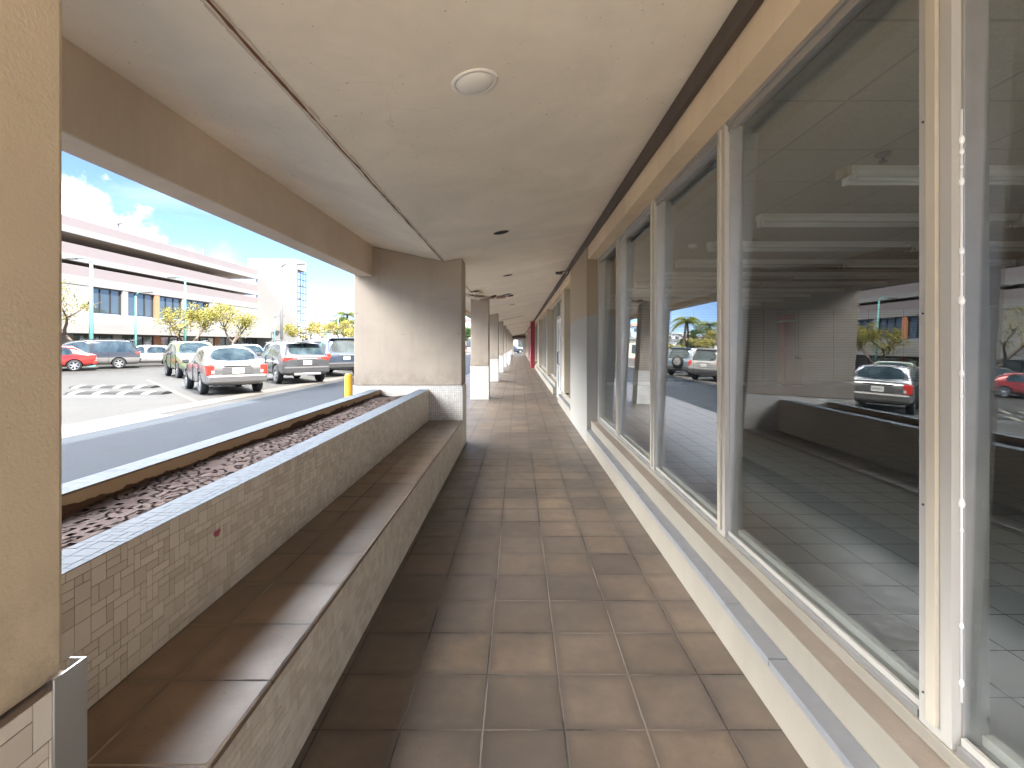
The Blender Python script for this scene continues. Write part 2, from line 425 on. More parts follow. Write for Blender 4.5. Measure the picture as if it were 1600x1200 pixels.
w = bpy.data.worlds.new('World'); scene.world = w; w.use_nodes = True
nt = w.node_tree; nt.nodes.clear()
class WB(NB):
    def __init__(s, t): s.t = t
b = WB(nt)
sky = b.n('ShaderNodeTexSky', sky_type='NISHITA'); sky.sun_disc = False
sky.sun_elevation = R(SUN_EL); sky.sun_rotation = math.atan2(-lh.x, -lh.y)
sky.air_density = .40; sky.dust_density = .05; sky.ozone_density = 2.6
gen = b.n('ShaderNodeTexCoord').outputs['Generated']
def cloud(d, rad, sy, lo, hi, ns):
    d = Vector(d).normalized()
    df = b.n('ShaderNodeVectorMath', operation='SUBTRACT', i_0=gen, i_1=tuple(d)).outputs[0]
    ln = b.n('ShaderNodeVectorMath', operation='LENGTH', i_0=b.scale(df, (1, 1, sy))).outputs['Value']
    nz = b.noise(gen, ns, 8, .6, .2)
    v = b.math('ADD', b.math('SUBTRACT', 1.0, b.math('DIVIDE', ln, rad)), b.math('MULTIPLY', b.math('SUBTRACT', nz, .5), 1.5))
    return b.n('ShaderNodeMapRange', interpolation_type='SMOOTHSTEP', i_0=v, i_1=lo, i_2=hi).outputs[0]
c1 = cloud((-1.02, 1.0, .20), .20, 1.5, .12, .34, 11.0)
c2 = cloud((-.72, 1.0, .16), .22, 2.5, .40, .80, 9.0)
hz = b.math('MULTIPLY', b.ramp(b.noise(b.scale(gen, (1, 1, 3.5)), 2.6, 7, .62), [(.56, 0), (.76, .6)]), .8)
cl = b.math('MAXIMUM', b.math('MAXIMUM', c1, b.math('MULTIPLY', c2, .25)), b.math('MULTIPLY', hz, .45))
gx_, gy_, gz_ = b.sep(gen)
fill_clouds = b.math('MULTIPLY', b.n('ShaderNodeMapRange', interpolation_type='SMOOTHSTEP', i_0=gz_, i_1=.285, i_2=.38).outputs[0], b.ramp(b.noise(b.scale(gen, (1, 1, 1.8)), 3.2, 8, .6, .3), [(.30, 0), (.46, 1)]))  # very bright cloud band added out of view to light the walkway
mixc = b.mix(cl, sky.outputs[0], (4.6, 4.65, 4.75))
fill_clouds = b.math('MULTIPLY', fill_clouds, b.n('ShaderNodeMapRange', interpolation_type='SMOOTHSTEP', i_0=gx_, i_1=-.15, i_2=-.45).outputs[0])
fill_clouds = b.math('MULTIPLY', fill_clouds, b.n('ShaderNodeMapRange', interpolation_type='SMOOTHSTEP', i_0=gz_, i_1=.74, i_2=.60).outputs[0])
mixc = b.mix(fill_clouds, mixc, (58.0, 60.0, 63.0))
bg = b.n('ShaderNodeBackground', i_0=mixc, i_1=.05)
nt.links.new(bg.outputs[0], b.n('ShaderNodeOutputWorld').inputs[0])

scene.view_settings.view_transform = 'Standard'; scene.view_settings.look = 'None'
scene.view_settings.exposure = 3.38; scene.view_settings.gamma = 1.0
cy = scene.cycles
cy.max_bounces = 14; cy.diffuse_bounces = 7; cy.glossy_bounces = 5; cy.transmission_bounces = 8; cy.transparent_max_bounces = 16
cy.use_denoising = True; cy.denoiser = 'OPENIMAGEDENOISE'; cy.denoising_prefilter = 'ACCURATE'; cy.denoising_input_passes = 'RGB_ALBEDO_NORMAL'
cy.sample_clamp_indirect = 5.0; cy.blur_glossy = .3
cy.caustics_reflective = True; cy.caustics_refractive = False

# ------------------------------------------------------------------ ground
GZ = -.06
def sheet(name, x0, x1, y0, y1, z, mat, kind='structure', nx=1, ny=1):
    m = MB()
    for i in range(nx):
        for j in range(ny):
            a, c = x0+(x1-x0)*i/nx, x0+(x1-x0)*(i+1)/nx
            d, e = y0+(y1-y0)*j/ny, y0+(y1-y0)*(j+1)/ny
            m.quad((a,d,z),(c,d,z),(c,e,z),(a,e,z))
    return m.build(name, mat, kind=kind, fix=False)
sheet('parking_lot', -900, 900, -900, 900, GZ, M['lot'])
sheet('driveway', -7.25, -2.42, -60, 110, GZ+.004, M['drive'])
# concrete gutter between driveway and lot, with an uneven near edge
g = MB(); ys = [-60, 2, 6, 10.3, 10.31, 16, 22, 30, 110]
xo = [-8.35, -8.3, -8.3, -8.35, -8.35, -8.3, -8.2, -8.2, -8.2]; xi = [-7.2, -7.2, -7.2, -7.25, -7.7, -7.7, -7.6, -7.5, -7.5]
for i in range(len(ys)-1):
    g.quad((xo[i], ys[i], GZ+.008), (xi[i], ys[i], GZ+.008), (xi[i+1], ys[i+1], GZ+.008), (xo[i+1], ys[i+1], GZ+.008))
g.build('gutter_pavement', M['concrete'], kind='structure', fix=False)
# walkway slab (with edge step) and shop floor
MB().box(-2.42, 1.05, -1.0, 70, -.4, 0.0).build('walkway', M['walk'], kind='structure')
MB().box(1.05, 15.2, -1.75, 70, -.4, .0005).build('shop_floor', M['shop_floor'], kind='structure')
ap = MB(); ap.box(1.05, 30, -30, -1.754, -.4, -.002); ap.box(-2.42, 1.046, -30, -1.004, -.4, -.002)  # unseen pale paving added behind the camera to bounce sunlight inside
ap.build('concrete_apron', m_plain('pale_apron_concrete', (.60, .52, .42), .9, 0, .2, 1.2, .3, 90), kind='structure')
# painted lines of the angled stalls
def strip(name, a, c, wd, z, mat, kind='structure'):
    a = Vector(a); c = Vector(c); d = (c-a).normalized(); n = Vector((-d.y, d.x))*wd/2
    m = MB(); seg = 12
    for i in range(seg):
        p = a+(c-a)*i/seg; q = a+(c-a)*(i+1)/seg
        m.quad((*(p-n), z), (*(p+n), z), (*(q+n), z), (*(q-n), z))
    return m.build(name, mat, kind=kind, fix=False)
for k in range(1):
    strip('parking_line', (-8.4, 12.7+3.9*k), (-12.2 if k else -15.6, 16.8+3.9*k if k else 20.5), .11, GZ+.008, M['yellow_line'])
# darker patches on the asphalt by the speed humps
pm = MB()
for cx, cy2, rx, ry, sd2 in ((-12.3, 13.9, 1.9, .42, 3), (-14.2, 14.8, 1.1, .25, 8)):
    rr = random.Random(sd2); ring = []
    for k in range(28):
        a = 2*math.pi*k/28; q = 1+.28*math.sin(3*a+sd2)+rr.uniform(-.1, .1)
        ring.append((cx+rx*q*math.cos(a), cy2+ry*q*math.sin(a), GZ+.004))
    n0 = len(pm.v); pm.v += ring; pm.f.append(tuple(range(n0, n0+28))); pm.m.append(0); pm.sm.append(False)
pm.build('asphalt_patch', M['oil'], kind='structure', fix=False)

# ------------------------------------------------------------------ building
def ceil_z(x):
    return 2.58+.185*(x+1.035) if x > -1.035 else 2.58-.214*(x+1.035)
bld = empty('shop_building', (1.0, 0, 0), label='long tan shopping arcade with cream soffit, shop windows and covered walkway', cat='building')
Y0, Y1 = -1.75, 68.0  # near end stops just behind the camera so sun reaches the added paving
# soffit: V shaped, three slabs with thickness
sf = MB()
sf.prism([(-2.27, ceil_z(-2.27)), (-1.035, 2.58), (1.0, ceil_z(1.0)), (1.0, 3.1), (-2.27, 3.1)], Y0, Y1)
sf.build('soffit', M['ceiling'], bld)
# broken joint along the soffit valley
jm = MB(); jr = random.Random(5); y = Y0+.05; prev = None
while y < 12.2:
    wv = .006+.006*mnoise.noise(Vector((y*2.1, 3, 0)))+jr.uniform(-.002, .002)
    cxx = -1.035+.006*mnoise.noise(Vector((y*3.3, 9, 0)))
    cur = (cxx-wv, cxx+wv, y)
    if prev:
        z = 2.5775
        jm.quad((prev[0], prev[2], z), (prev[1], prev[2], z), (cur[1], y, z), (cur[0], y, z))
    prev = cur; y += .05
jm.build('soffit_crack', M['rust'], bld, fix=False)
for sg in (-1, 1):
    jm = MB(); y = Y0+.05
    while y < 12.2:
        L = jr.uniform(.1, .5)
        a = -1.035+sg*(.016+jr.uniform(0, .005)); wv = .004+jr.uniform(0, .009); z = ceil_z(a)
        jm.quad((a, y, z-.004), (a+sg*wv, y+.02, z-.002), (a+sg*wv*jr.uniform(.6, 1.2), y+L, z-.003), (a, y+L+.002, z-.006))
        y += L
    jm.build('soffit_crack_lip', M['peel'], bld, fix=False)
# beams between the columns
MB().box(-2.21, -2.0, Y0, 6.70, 2.37, 2.83).build('beam', M['beam'], bld, bevel=.008)
MB().box(-2.285, -2.212, Y0, 6.70, 2.405, 2.86).build('beam_drip_edge', M['beam'], bld)
MB().box(-2.285, -2.06, 7.18, Y1, 2.66, 2.87).build('edge_beam', M['beam'], bld, bevel=.008)
# upper storey, roof (casts the shade over the driveway)
up = MB()
up.box(-2.27, 15.2, Y0, 8.9, 3.102, 9.0)
up.box(-2.27, 15.2, 8.9, Y1+2, 3.102, 9.75)
up.build('upper_storey', M['upper'], bld)
# shopfront: kerb, sill, lintel, trim
kb = MB(); KB = [(.98, 0), (.98, .2), (1.043, .2), (1.043, .335), (1.128, .335), (1.128, .372), (1.27, .372), (1.27, 0)]
for a, c in ((-1.5, 7.0), (9.2, 12.05), (13.85, 29.4), (30.5, 67.0)):
    kb = MB(); kb.prism(KB, a, c); kb.build('kerb_wall', M['cream'], bld, bevel=.004)
cr = random.Random(2)
for a, c in ((-1.5, 6.98), (9.22, 12.0), (13.9, 21.0)):
    y = a; cp = MB()
    while y < c:
        L = min(cr.uniform(.25, .7), c-y)
        cp.box(.966+cr.uniform(0, .004), 1.0425-cr.uniform(0, .004), y, y+L-.002, .186+cr.uniform(0, .004), .216+cr.uniform(0, .006)); y += L
    cp.build('kerb_cap_strip', M['cap'], bld)
for a, c in ((-1.5, 7.0), (9.2, 12.05), (13.85, 29.4)):
    n = int((c-a)/.12); sl = MB()
    for i in range(n):
        ya, yb = a+(c-a)*i/n, a+(c-a)*(i+1)/n
        e0 = 1.040+.006*mnoise.noise(Vector((ya*6, 1, 0))); e1 = 1.040+.006*mnoise.noise(Vector((yb*6, 1, 0)))
        i0 = 1.118+.008*mnoise.noise(Vector((ya*9, 5, 0))); i1 = 1.118+.008*mnoise.noise(Vector((yb*9, 5, 0)))
        sl.quad((e0, ya, .3385), (i0, ya, .3385), (i1, yb, .3385), (e1, yb, .3385))
    weld(sl.build('worn_sill', M['sill'], bld, fix=False))
for a, c in ((-1.5, 7.0), (9.2, 67.0)):
    MB().box(1.0, 1.27, a, c, 2.655, 3.1).build('lintel', M['lintel'], bld, bevel=.004)
for a, c in ((7.0, 9.2), (Y0, -1.5)):
    MB().box(.98, 1.27, a, c, 0, 3.1).build('wall_pier', M['pier'], bld, bevel=.006)
for a, c in [(10.66, 11.38), (17.0, 17.35), (24.0, 25.8)]+[(q, q+.8) for q in (35.0, 41.0, 47.0, 53.0, 59.0, 65.0)]:
    MB().box(1.0, 1.27, a, c, .372, 2.655).build('wall_mullion_pier', M['pier_far'], bld)
for a, c in ((Y0, 9.35), (9.6, 66.5)):
    MB().box(.963, .9995, a, c, 2.83, 2.948).build('soffit_trim', M['trim'], bld, bevel=.006)  # dark strip for the weathered cornice gap; its shadow is in the colour
rp = MB(); rp.box(.74, 1.0, 29.5, 30.4, 0, 2.83); rp.build('red_pilaster', M['red_paint'], bld, bevel=.01)
rp = MB(); rp.box(.86, 1.0, 44.0, 44.6, 0, 2.83); rp.build('pink_pilaster', m_plain('faded_pink_paint', (.62, .36, .34), .6), bld, bevel=.01)

# shop windows: frame > pane; the glass leans back a little in its frame
LEAN = .028
def window(y0, y1, first=True, glass='glass', z0=.372, z1=2.655, mats=None, lean=LEAN, detail=True):
    f = MB()
    # near-end post: alu box + cream bead + inner stop
    f.box(1.135, 1.235, y0-.052, y0+.052, z0, z1, 0)
    f.box(1.122, 1.134, y0-.016, y0+.016, z0+.03, z1-.02, 1)
    f.box(1.16, 1.225, y0-.062, y0-.0525, z0+.004, z1-.004, 2)
    f.box(1.16, 1.225, y0+.0525, y0+.062, z0+.004, z1-.004, 2)
    # sill rail and head rail, stepped
    f.box(1.138, 1.24, y0+.0625, y1-.0625, z0, z0+.022, 2)
    f.box(1.150, 1.163, y0+.0625, y1-.0625, z0+.0225, z0+.042, 0)
    f.box(1.205, 1.235, y0+.0625, y1-.0625, z0+.0225, z0+.05, 0)
    f.box(1.138, 1.24, y0+.0625, y1-.0625, z1-.022, z1, 2)
    f.box(1.150, 1.175, y0+.0625, y1-.0625, z1-.06, z1-.0225, 2)
    if detail:
        for zz in (z0+.10, z0+.62, z0+1.15, z0+1.68, z1-.12):
            f.lathe([(.001, -.004), (.0032, -.003), (.0032, .001)], (1.122, y0+.022, zz), 'x', 8, 3)
    fo = f.build('window', [M['alu_paint'], M['bead'], M['alu'], M['dark_metal']], bld, bevel=.002)
    p = MB(); t = .006
    xa, xb = 1.165, 1.165+lean*(z1-z0)
    za, zb = z0+.015, z1-.025
    ya, yb = y0+.05, y1-.05
    p.v += [(xa,ya,za),(xa+t,ya,za),(xa+t,yb,za),(xa,yb,za),(xb,ya,zb),(xb+t,ya,zb),(xb+t,yb,zb),(xb,yb,zb)]
    for q in ((0,3,2,1),(4,5,6,7),(0,1,5,4),(1,2,6,5),(2,3,7,6),(3,0,4,7)):
        p.f.append(q); p.m.append(0); p.sm.append(False)
    p.build('pane', M[glass], fo)
    return fo
ws = [-1.43, -.07, 1.33, 2.735, 4.14, 5.60, 6.94]
for i in range(len(ws)-1): window(ws[i], ws[i+1])
ep = MB(); ep.box(1.135, 1.235, 6.89, 6.995, .372, 2.655); ep.build('window_end_post', M['alu_paint'], bld, bevel=.002)
# white caulk blobs on the nearest mullion
cb = MB(); cbr = random.Random(9)
for zz in [.55, .7, .95, 1.02, 1.3, 1.36, 1.55, 1.62, 1.68, 1.86, 1.9, 1.94, 1.97]:
    rr = cbr.uniform(.004, .009)
    cb.lathe([(.0005, -rr*1.8), (rr*.8, -rr), (rr, 0), (rr*.7, rr*1.2), (.0005, rr*2)], (1.158, 1.33-.056, zz), 'z', 8, 0)
cb.tube([(1.159, 1.33-.0545, .50), (1.159, 1.33-.0545, 2.05)], .0035, 6)
cb.build('caulk_bead', M['white_metal'], bld)
for a, c in ((9.22, 10.64),): window(a+.05, c+.03, lean=.01)
far_ws = [13.95, 15.4, 16.98], [17.42, 18.7, 20.0, 21.4, 22.7, 23.97], [25.87, 27.0, 28.2, 29.37]
for lst in far_ws:
    for i in range(len(lst)-1): window(lst[i]+.05, lst[i+1]+.05, lean=.0, detail=False)
for s in range(30, 65, 6):
    base = 30.6 if s == 30 else s-.2+0.05
    e = {30: 34.9, 36: 40.9, 42: 46.9, 48: 52.9, 54: 58.9, 60: 64.9}[s]
    st = {30: 30.6, 36: 35.9, 42: 41.9, 48: 47.9, 54: 53.9, 60: 59.9}[s]
    n = 3
    for i in range(n): window(st+(e-st)*i/n+.06, st+(e-st)*(i+1)/n+.06, lean=0, detail=False)
# sidelight and double door of the next unit
window(11.43, 12.1, lean=.0, z0=.372, detail=False)
dr = MB(); dr.box(1.08, 1.2, 12.05, 12.12, 0.001, 2.655); dr.box(1.08, 1.2, 13.78, 13.85, 0.001, 2.655)
dr.box(1.085, 1.195, 12.12, 13.78, 2.13, 2.2); dr.box(1.085, 1.195, 12.12, 13.78, 2.6, 2.655)
dfr = dr.build('door_frame', M['alu_paint'], bld, bevel=.002)
MB().box(1.13, 1.136, 12.12, 13.78, 2.2, 2.6).build('pane', M['glass'], dfr)
for a, c, hs in ((12.13, 12.94, 1), (12.96, 13.77, -1)):
    d = MB(); d.box(1.09, 1.135, a, a+.09, .01, 2.12); d.box(1.09, 1.135, c-.09, c, .01, 2.12)
    d.box(1.092, 1.133, a+.09, c-.09, .01, .22); d.box(1.092, 1.133, a+.09, c-.09, 2.02, 2.12)
    do = d.build('door', M['white_metal'], bld, bevel=.002)
    MB().box(1.11, 1.116, a+.09, c-.09, .22, 2.02).build('pane', M['glass'], do)
    hy = c-.05 if hs > 0 else a+.05
    h = MB(); h.tube([(1.09, hy, .9), (1.045, hy, .92), (1.045, hy, 1.22), (1.09, hy, 1.24)], .012, 8)
    h.build('handle', M['dark_metal'], do)
# interior of the shop: ceiling, walls
MB().box(1.272, 15.1, -1.5, 17.0, 2.66, 2.72).build('dropped_ceiling', M['ceil_tile'], bld)
iw = MB(); iw.box(15.0, 15.2, -1.75, 67, 0, 3.1); iw.box(1.272, 15.0, -1.75, -1.5, 0, 3.1)
iw.build('shop_inner_wall', M['inner_wall'], bld)
MB().box(1.272, 15.0, 17.0, 17.25, 0, 3.1).build('slat_wall', M['slat'], bld)
MB().box(1.272, 15.0, 16.96, 16.998, .0, .12).build('skirting', M['white_metal'], bld)
MB().box(1.275, 15.0, 17.25, 67, 2.9, 2.95).build('far_shop_ceiling', M['ceil_tile'], bld)
for yy in (30.0, 44.2, 66.8): MB().box(1.272, 15.0, yy, yy+.2, 0, 3.1).build('party_wall', M['inner_wall'], bld)
ic = MB(); ic.box(9.0, 9.36, 16.5, 16.958, .06, 2.45); ic.box(9.37, 9.62, 16.55, 16.958, .06, .95); ic.box(8.98, 9.66, 16.48, 16.957, 0, .058, 1); ic.box(8.99, 9.37, 16.49, 16.957, 2.20, 2.24, 1)
ic.build('red_interior_column', [M['red_in'], M['white_metal']], bld)
# end wall of the walkway with its opening
ew = MB(); ew.box(-2.27, -.66, 68.0, 68.3, 0, 3.0); ew.box(.62, 1.3, 68.0, 68.3, 0, 3.0); ew.box(-.66, .62, 68.0, 68.3, 2.05, 3.0)
ew.build('end_wall', M['stucco'], bld)
MB().box(-1.0, .98, 67.5, 67.9, 2.3, 2.6).build('end_bulkhead', M['trim'], bld)
# peeling, water-damaged soffit patch over the second bay
dm = MB(); dr_ = random.Random(21)
def flake(cx, cy3, rx, ry, hang, mi):
    ring = []
    for k in range(12):
        a = 2*math.pi*k/12; q = dr_.uniform(.6, 1.15)
        x = cx+rx*q*math.cos(a); yv = cy3+ry*q*math.sin(a)
        ring.append((x, yv, ceil_z(x)-.004-hang*max(0, math.cos(a+.6))))
    n0 = len(dm.v); dm.v += ring+[(cx, cy3, ceil_z(cx)-.004)]
    for k in range(12):
        dm.f.append((n0+k, n0+(k+1) % 12, n0+12)); dm.m.append(mi); dm.sm.append(False)
for a in ((-1.05, 11.9, .35, .8, .05, 0), (-.75, 12.6, .22, .4, .03, 1), (-.45, 12.9, .16, .5, .03, 1), (-.2, 13.0, .10, .25, .0, 2), (-.95, 10.9, .2, .5, .06, 0), (-.28, 12.5, .14, .12, 0, 2), (-.62, 12.3, .1, .2, 0, 2)): flake(*a)
dm.build('peeling_soffit', [M['peel'], m_plain('pinkish_bare_plaster', (.42, .24, .2), .9), M['black']], bld, fix=False)
for yy, xa, xb in ((23.0, -.9, .25), (30.0, -.9, .8), (38.0, -.9, .9), (47.0, -.9, .9), (56, -.9, .9)):
    ds = MB(); ds.quad((xa, yy, ceil_z(xa)-.03), (xb, yy, ceil_z(xb)-.03), (xb, yy+.25, ceil_z(xb)-.032), (xa, yy+.25, ceil_z(xa)-.032))
    ds.build('soffit_joint', M['grey_metal'], bld, fix=False)

# ------------------------------------------------------------------ columns
def mosaic(mb, o, u, v, lu, lv, mod=.0262, gap=.0023, proud=.0016, seed=1):
    rr = random.Random(seed); nu, nv = int(lu/mod), int(lv/mod)
    mu, mv = lu/nu, lv/nv
    o, u, v = Vector(o), Vector(u), Vector(v); n = u.cross(v)
    used = [[False]*nv for _ in range(nu)]
    shapes = [(2, 2)]*6+[(1, 2)]*4+[(2, 1)]*4+[(1, 1)]+[(2, 3)]+[(3, 1)]
    for i in range(nu):
        for j in range(nv):
            if used[i][j]: continue
            rr.shuffle(shapes)
            for a, c in shapes+[(1, 1)]:
                if i+a <= nu and j+c <= nv and not any(used[i+p][j+q] for p in range(a) for q in range(c)): break
            for p in range(a):
                for q in range(c): used[i+p][j+q] = True
            x0, x1, y0, y1 = i*mu+gap/2, (i+a)*mu-gap/2, j*mv+gap/2, (j+c)*mv-gap/2
            P = [o+u*x0+v*y0, o+u*x1+v*y0, o+u*x1+v*y1, o+u*x0+v*y1]
            tl = [rr.uniform(-.0003, .0003) for _ in range(4)]
            Q = [p_+n*(proud+t) for p_, t in zip(P, tl)]
            mb.quad(*Q)
            for k in range(4):
                k2 = (k+1) % 4
                mb.quad(P[k], P[k2], Q[k2], Q[k])

def wide_column(y0, y1, label, near):
    c = empty('column', (-1.5, (y0+y1)/2, 0), label=label, cat='column', group='tan columns along the walkway edge')
    s = MB()
    prof = [(-2.266, .872), (-.778, .872), (-.778, ceil_z(-.778)-.002), (-1.035, 2.578), (-2.266, ceil_z(-2.266)-.002)]
    s.prism(prof, y0, y1)
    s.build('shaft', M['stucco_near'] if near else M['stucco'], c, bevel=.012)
    bs = MB(); bs.box(-2.278, -.768, y0-.012, y1+.012, 0, .868, 0)
    bo = bs.build('tiled_base', M['grout'] if near else M['smallgrid'], c, bevel=0)
    if near:
        tm = MB(); mosaic(tm, (-.768, y0-.012, .002), (0, 1, 0), (0, 0, 1), y1-y0+.024, .865, seed=31)
        to = tm.build('mosaic_tiles', M['mosaic'], bo, fix=False); weld(to)
    return c
col_near = wide_column(.30, .838, 'wide tan stucco column nearest, cut by the left edge of the photo', True)
gd = MB(); gd.box(-.7664, -.7615, .800, .862, .0, .885); gd.box(-.79, -.7665, .857, .862, 0, .885)
tag(gd.build('corner_guard', M['steel'], bevel=.001), 'bare metal corner guard at the foot of the nearest tan column', 'corner guard')
wide_column(6.72, 7.19, 'wide tan stucco column standing at the far end of the planter and bench', False)
def slim_column(y1, label):
    c = empty('column', (-1.0, y1-.24, 0), label=label, cat='column', group='tan columns along the walkway edge')
    s = MB(); s.prism([(-1.245, .872), (-.778, .872), (-.778, ceil_z(-.778)-.002), (-1.035, 2.578), (-1.245, ceil_z(-1.245)-.002)], y1-.48, y1)
    s.build('shaft', M['stucco'], c, bevel=.01)
    bs = MB(); bs.box(-1.257, -.768, y1-.492, y1+.012, 0, .868)
    bs.build('tiled_base', M['smallgrid'], c, bevel=.003)
    return c
slim_labels = ['slim tan column with white tiled base, first one past the bench',
               'slim tan column, second one past the bench with a bluish tiled base',
               'slim tan column, third one past the bench', 'slim tan column, fourth one past the bench by the white bin',
               'slim tan column just past the white bin', 'slim tan column, second past the white bin',
               'slim tan column, third past the white bin', 'slim tan column, fourth past the white bin near the end',
               'slim tan column, last one before the end of the walkway']
for i, lb in enumerate(slim_labels): slim_column(13.2+6.1*i, lb)

# ------------------------------------------------------------------ planter and bench
pl = empty('planter', (-1.6, 3.7, 0), label='long white mosaic planter box filled with bare brown soil', cat='planter')
p0, p1 = .853, 6.706
pw = MB(); pw.box(-1.375, -1.232, p0, p1, 0, .8135); pw.box(-2.03, -1.89, p0, p1, -.06, .8135); pw.box(-1.89, -1.375, p0, p0+.1, 0, .8135)
pw.build('planter_wall', M['grout'], pl)
pi = MB(); pi.quad((-1.8875, p0+.1, .6), (-1.8875, p1, .6), (-1.8875, p1, .806), (-1.8875, p0+.1, .806)); pi.quad((-1.3775, p0+.1, .6), (-1.3775, p1, .6), (-1.3775, p1, .806), (-1.3775, p0+.1, .806))
pi.build('planter_lining', M['planter_in'], pl, fix=False)
tm = MB()
mosaic(tm, (-1.232, p0, .392), (0, 1, 0), (0, 0, 1), p1-p0, .4215, seed=3)
weld(tm.build('mosaic_tiles', M['mosaic'], pl, fix=False))
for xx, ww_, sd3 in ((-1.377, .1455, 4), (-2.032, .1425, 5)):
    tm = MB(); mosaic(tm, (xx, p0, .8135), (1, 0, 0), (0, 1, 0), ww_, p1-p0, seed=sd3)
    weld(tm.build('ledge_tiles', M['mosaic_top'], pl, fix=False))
so = MB(); nx, ny = 20, 200
def soil_z(x, y): return .735+.014*mnoise.noise(Vector((x*5, y*2.2, 0)))+.0012*mnoise.noise(Vector((x*17, y*15, 4)))+.022*mnoise.noise(Vector((x*2, y*.9, 8)))-(.02 if x > -1.45 else 0)
for i in range(nx):
    for j in range(ny):
        xs_ = [-1.888+.511*k/nx for k in (i, i+1)]; ys_ = [p0+.09+(p1-p0-.09)*k/ny for k in (j, j+1)]
        so.quad((xs_[0], ys_[0], soil_z(xs_[0], ys_[0])), (xs_[1], ys_[0], soil_z(xs_[1], ys_[0])), (xs_[1], ys_[1], soil_z(xs_[1], ys_[1])), (xs_[0], ys_[1], soil_z(xs_[0], ys_[1])), 0, True)
sr = random.Random(12)
for k in range(120):
    x = sr.uniform(-1.87, -1.40); y = p0+.1+(p1-p0-.15)*sr.random(); r = sr.uniform(.003, .009)
    z = soil_z(x, y)
    so.lathe([(.0005, -r*.5), (r*.9, -r*.2), (r, r*.15), (r*.6, r*.6), (.0005, r*.75)], (x, y, z), 'z', 6, 0, False)
sob = so.build('soil', M['soil'], pl); weld(sob)

be = empty('bench', (-1.0, 3.7, 0), label='long low bench topped with brown tiles, faced in white mosaic', cat='bench')
bb = MB(); bb.box(-1.2305, -.7700, p0, p1, 0, .372); bb.build('bench_base', M['grout'], be)
bt = MB(); bt.box(-1.2303, -.764, p0, p1-.001, .3725, .392); bt.build('bench_seat', M['bench_top'], be, bevel=.006)
tm = MB(); mosaic(tm, (-.770, p0, .002), (0, 1, 0), (0, 0, 1), p1-p0, .368, seed=6)
weld(tm.build('mosaic_tiles', M['mosaic'], be, fix=False))
rs = MB(); rr_ = random.Random(4)
ring = [(-1.2294, 1.99+.022*math.cos(a)*(1+.3*math.sin(3*a)), .665+.018*math.sin(a)*(1+.3*math.cos(2*a))) for a in [2*math.pi*k/14 for k in range(14)]]
rs.v += ring; rs.f.append(tuple(range(14))); rs.m.append(0); rs.sm.append(False)
rs.build('paint_splash', m_plain('dried_red_paint', (.42, .09, .12), .6), pl, fix=False)

# ------------------------------------------------------------------ ceiling fittings
def downlight(x, y, lamp, label):
    z = ceil_z(x)
    o = bpy.data.objects.new('downlight', None); COL.objects.link(o)
    o.location = (x, y, z); o.rotation_euler = (0, -math.atan(.185), 0)
    tag(o, label, 'downlight', 'recessed downlights in the walkway soffit')
    r = .117 if lamp else .10
    t = MB()
    if lamp:
        t.lathe([(r*.80, -.002), (r*.83, -.008), (r*.95, -.009), (r, -.003), (r, .002)], seg=40)
        t.build('trim_ring', M['reflector'], o, world=False)
        d2 = MB(); d2.lathe([(r*.81, -.003), (r*.74, -.012), (r*.6, -.020), (r*.4, -.026), (r*.2, -.029), (.001, -.030)], seg=40)
        d2.build('diffuser', M['reflector'], o, world=False)
    else:
        t.lathe([(r*.86, -.002), (r*.9, -.006), (r, -.003), (r, .001)], seg=32)
        t.build('trim_ring', M['peel'], o, world=False)
        d2 = MB(); d2.lathe([(r*.87, -.0035), (r*.4, -.0036), (.001, -.0037)], seg=32)
        d2.build('empty_can', M['black'], o, world=False)
    return o
downlight(-.215, 2.41, True, 'white downlight with its lamp cover in place, nearest one overhead')
downlight(-.20, 5.65, False, 'empty black downlight hole next after the white one')
downlight(-.20, 9.16, False, 'empty black downlight hole before the peeling soffit')
downlight(-.20, 15.9, False, 'small dark downlight hole beyond the peeling soffit')
sp = empty('flood_light', (.96, 9.48, 2.85), label='small flood light on an arm above the cream wall pier', cat='lamp')
m = MB(); m.box(.93, .963, 9.38, 9.58, 2.82, 2.90); m.build('bracket', M['grey_metal'], sp, bevel=.004)
m = MB(); m.tube([(.93, 9.48, 2.86), (.86, 9.45, 2.85), (.80, 9.42, 2.83)], .014, 8); m.build('arm', M['grey_metal'], sp)
m = MB(); m.box(.72, .85, 9.34, 9.47, 2.79, 2.83); m.build('lamp_head', M['plastic'], sp, bevel=.006)

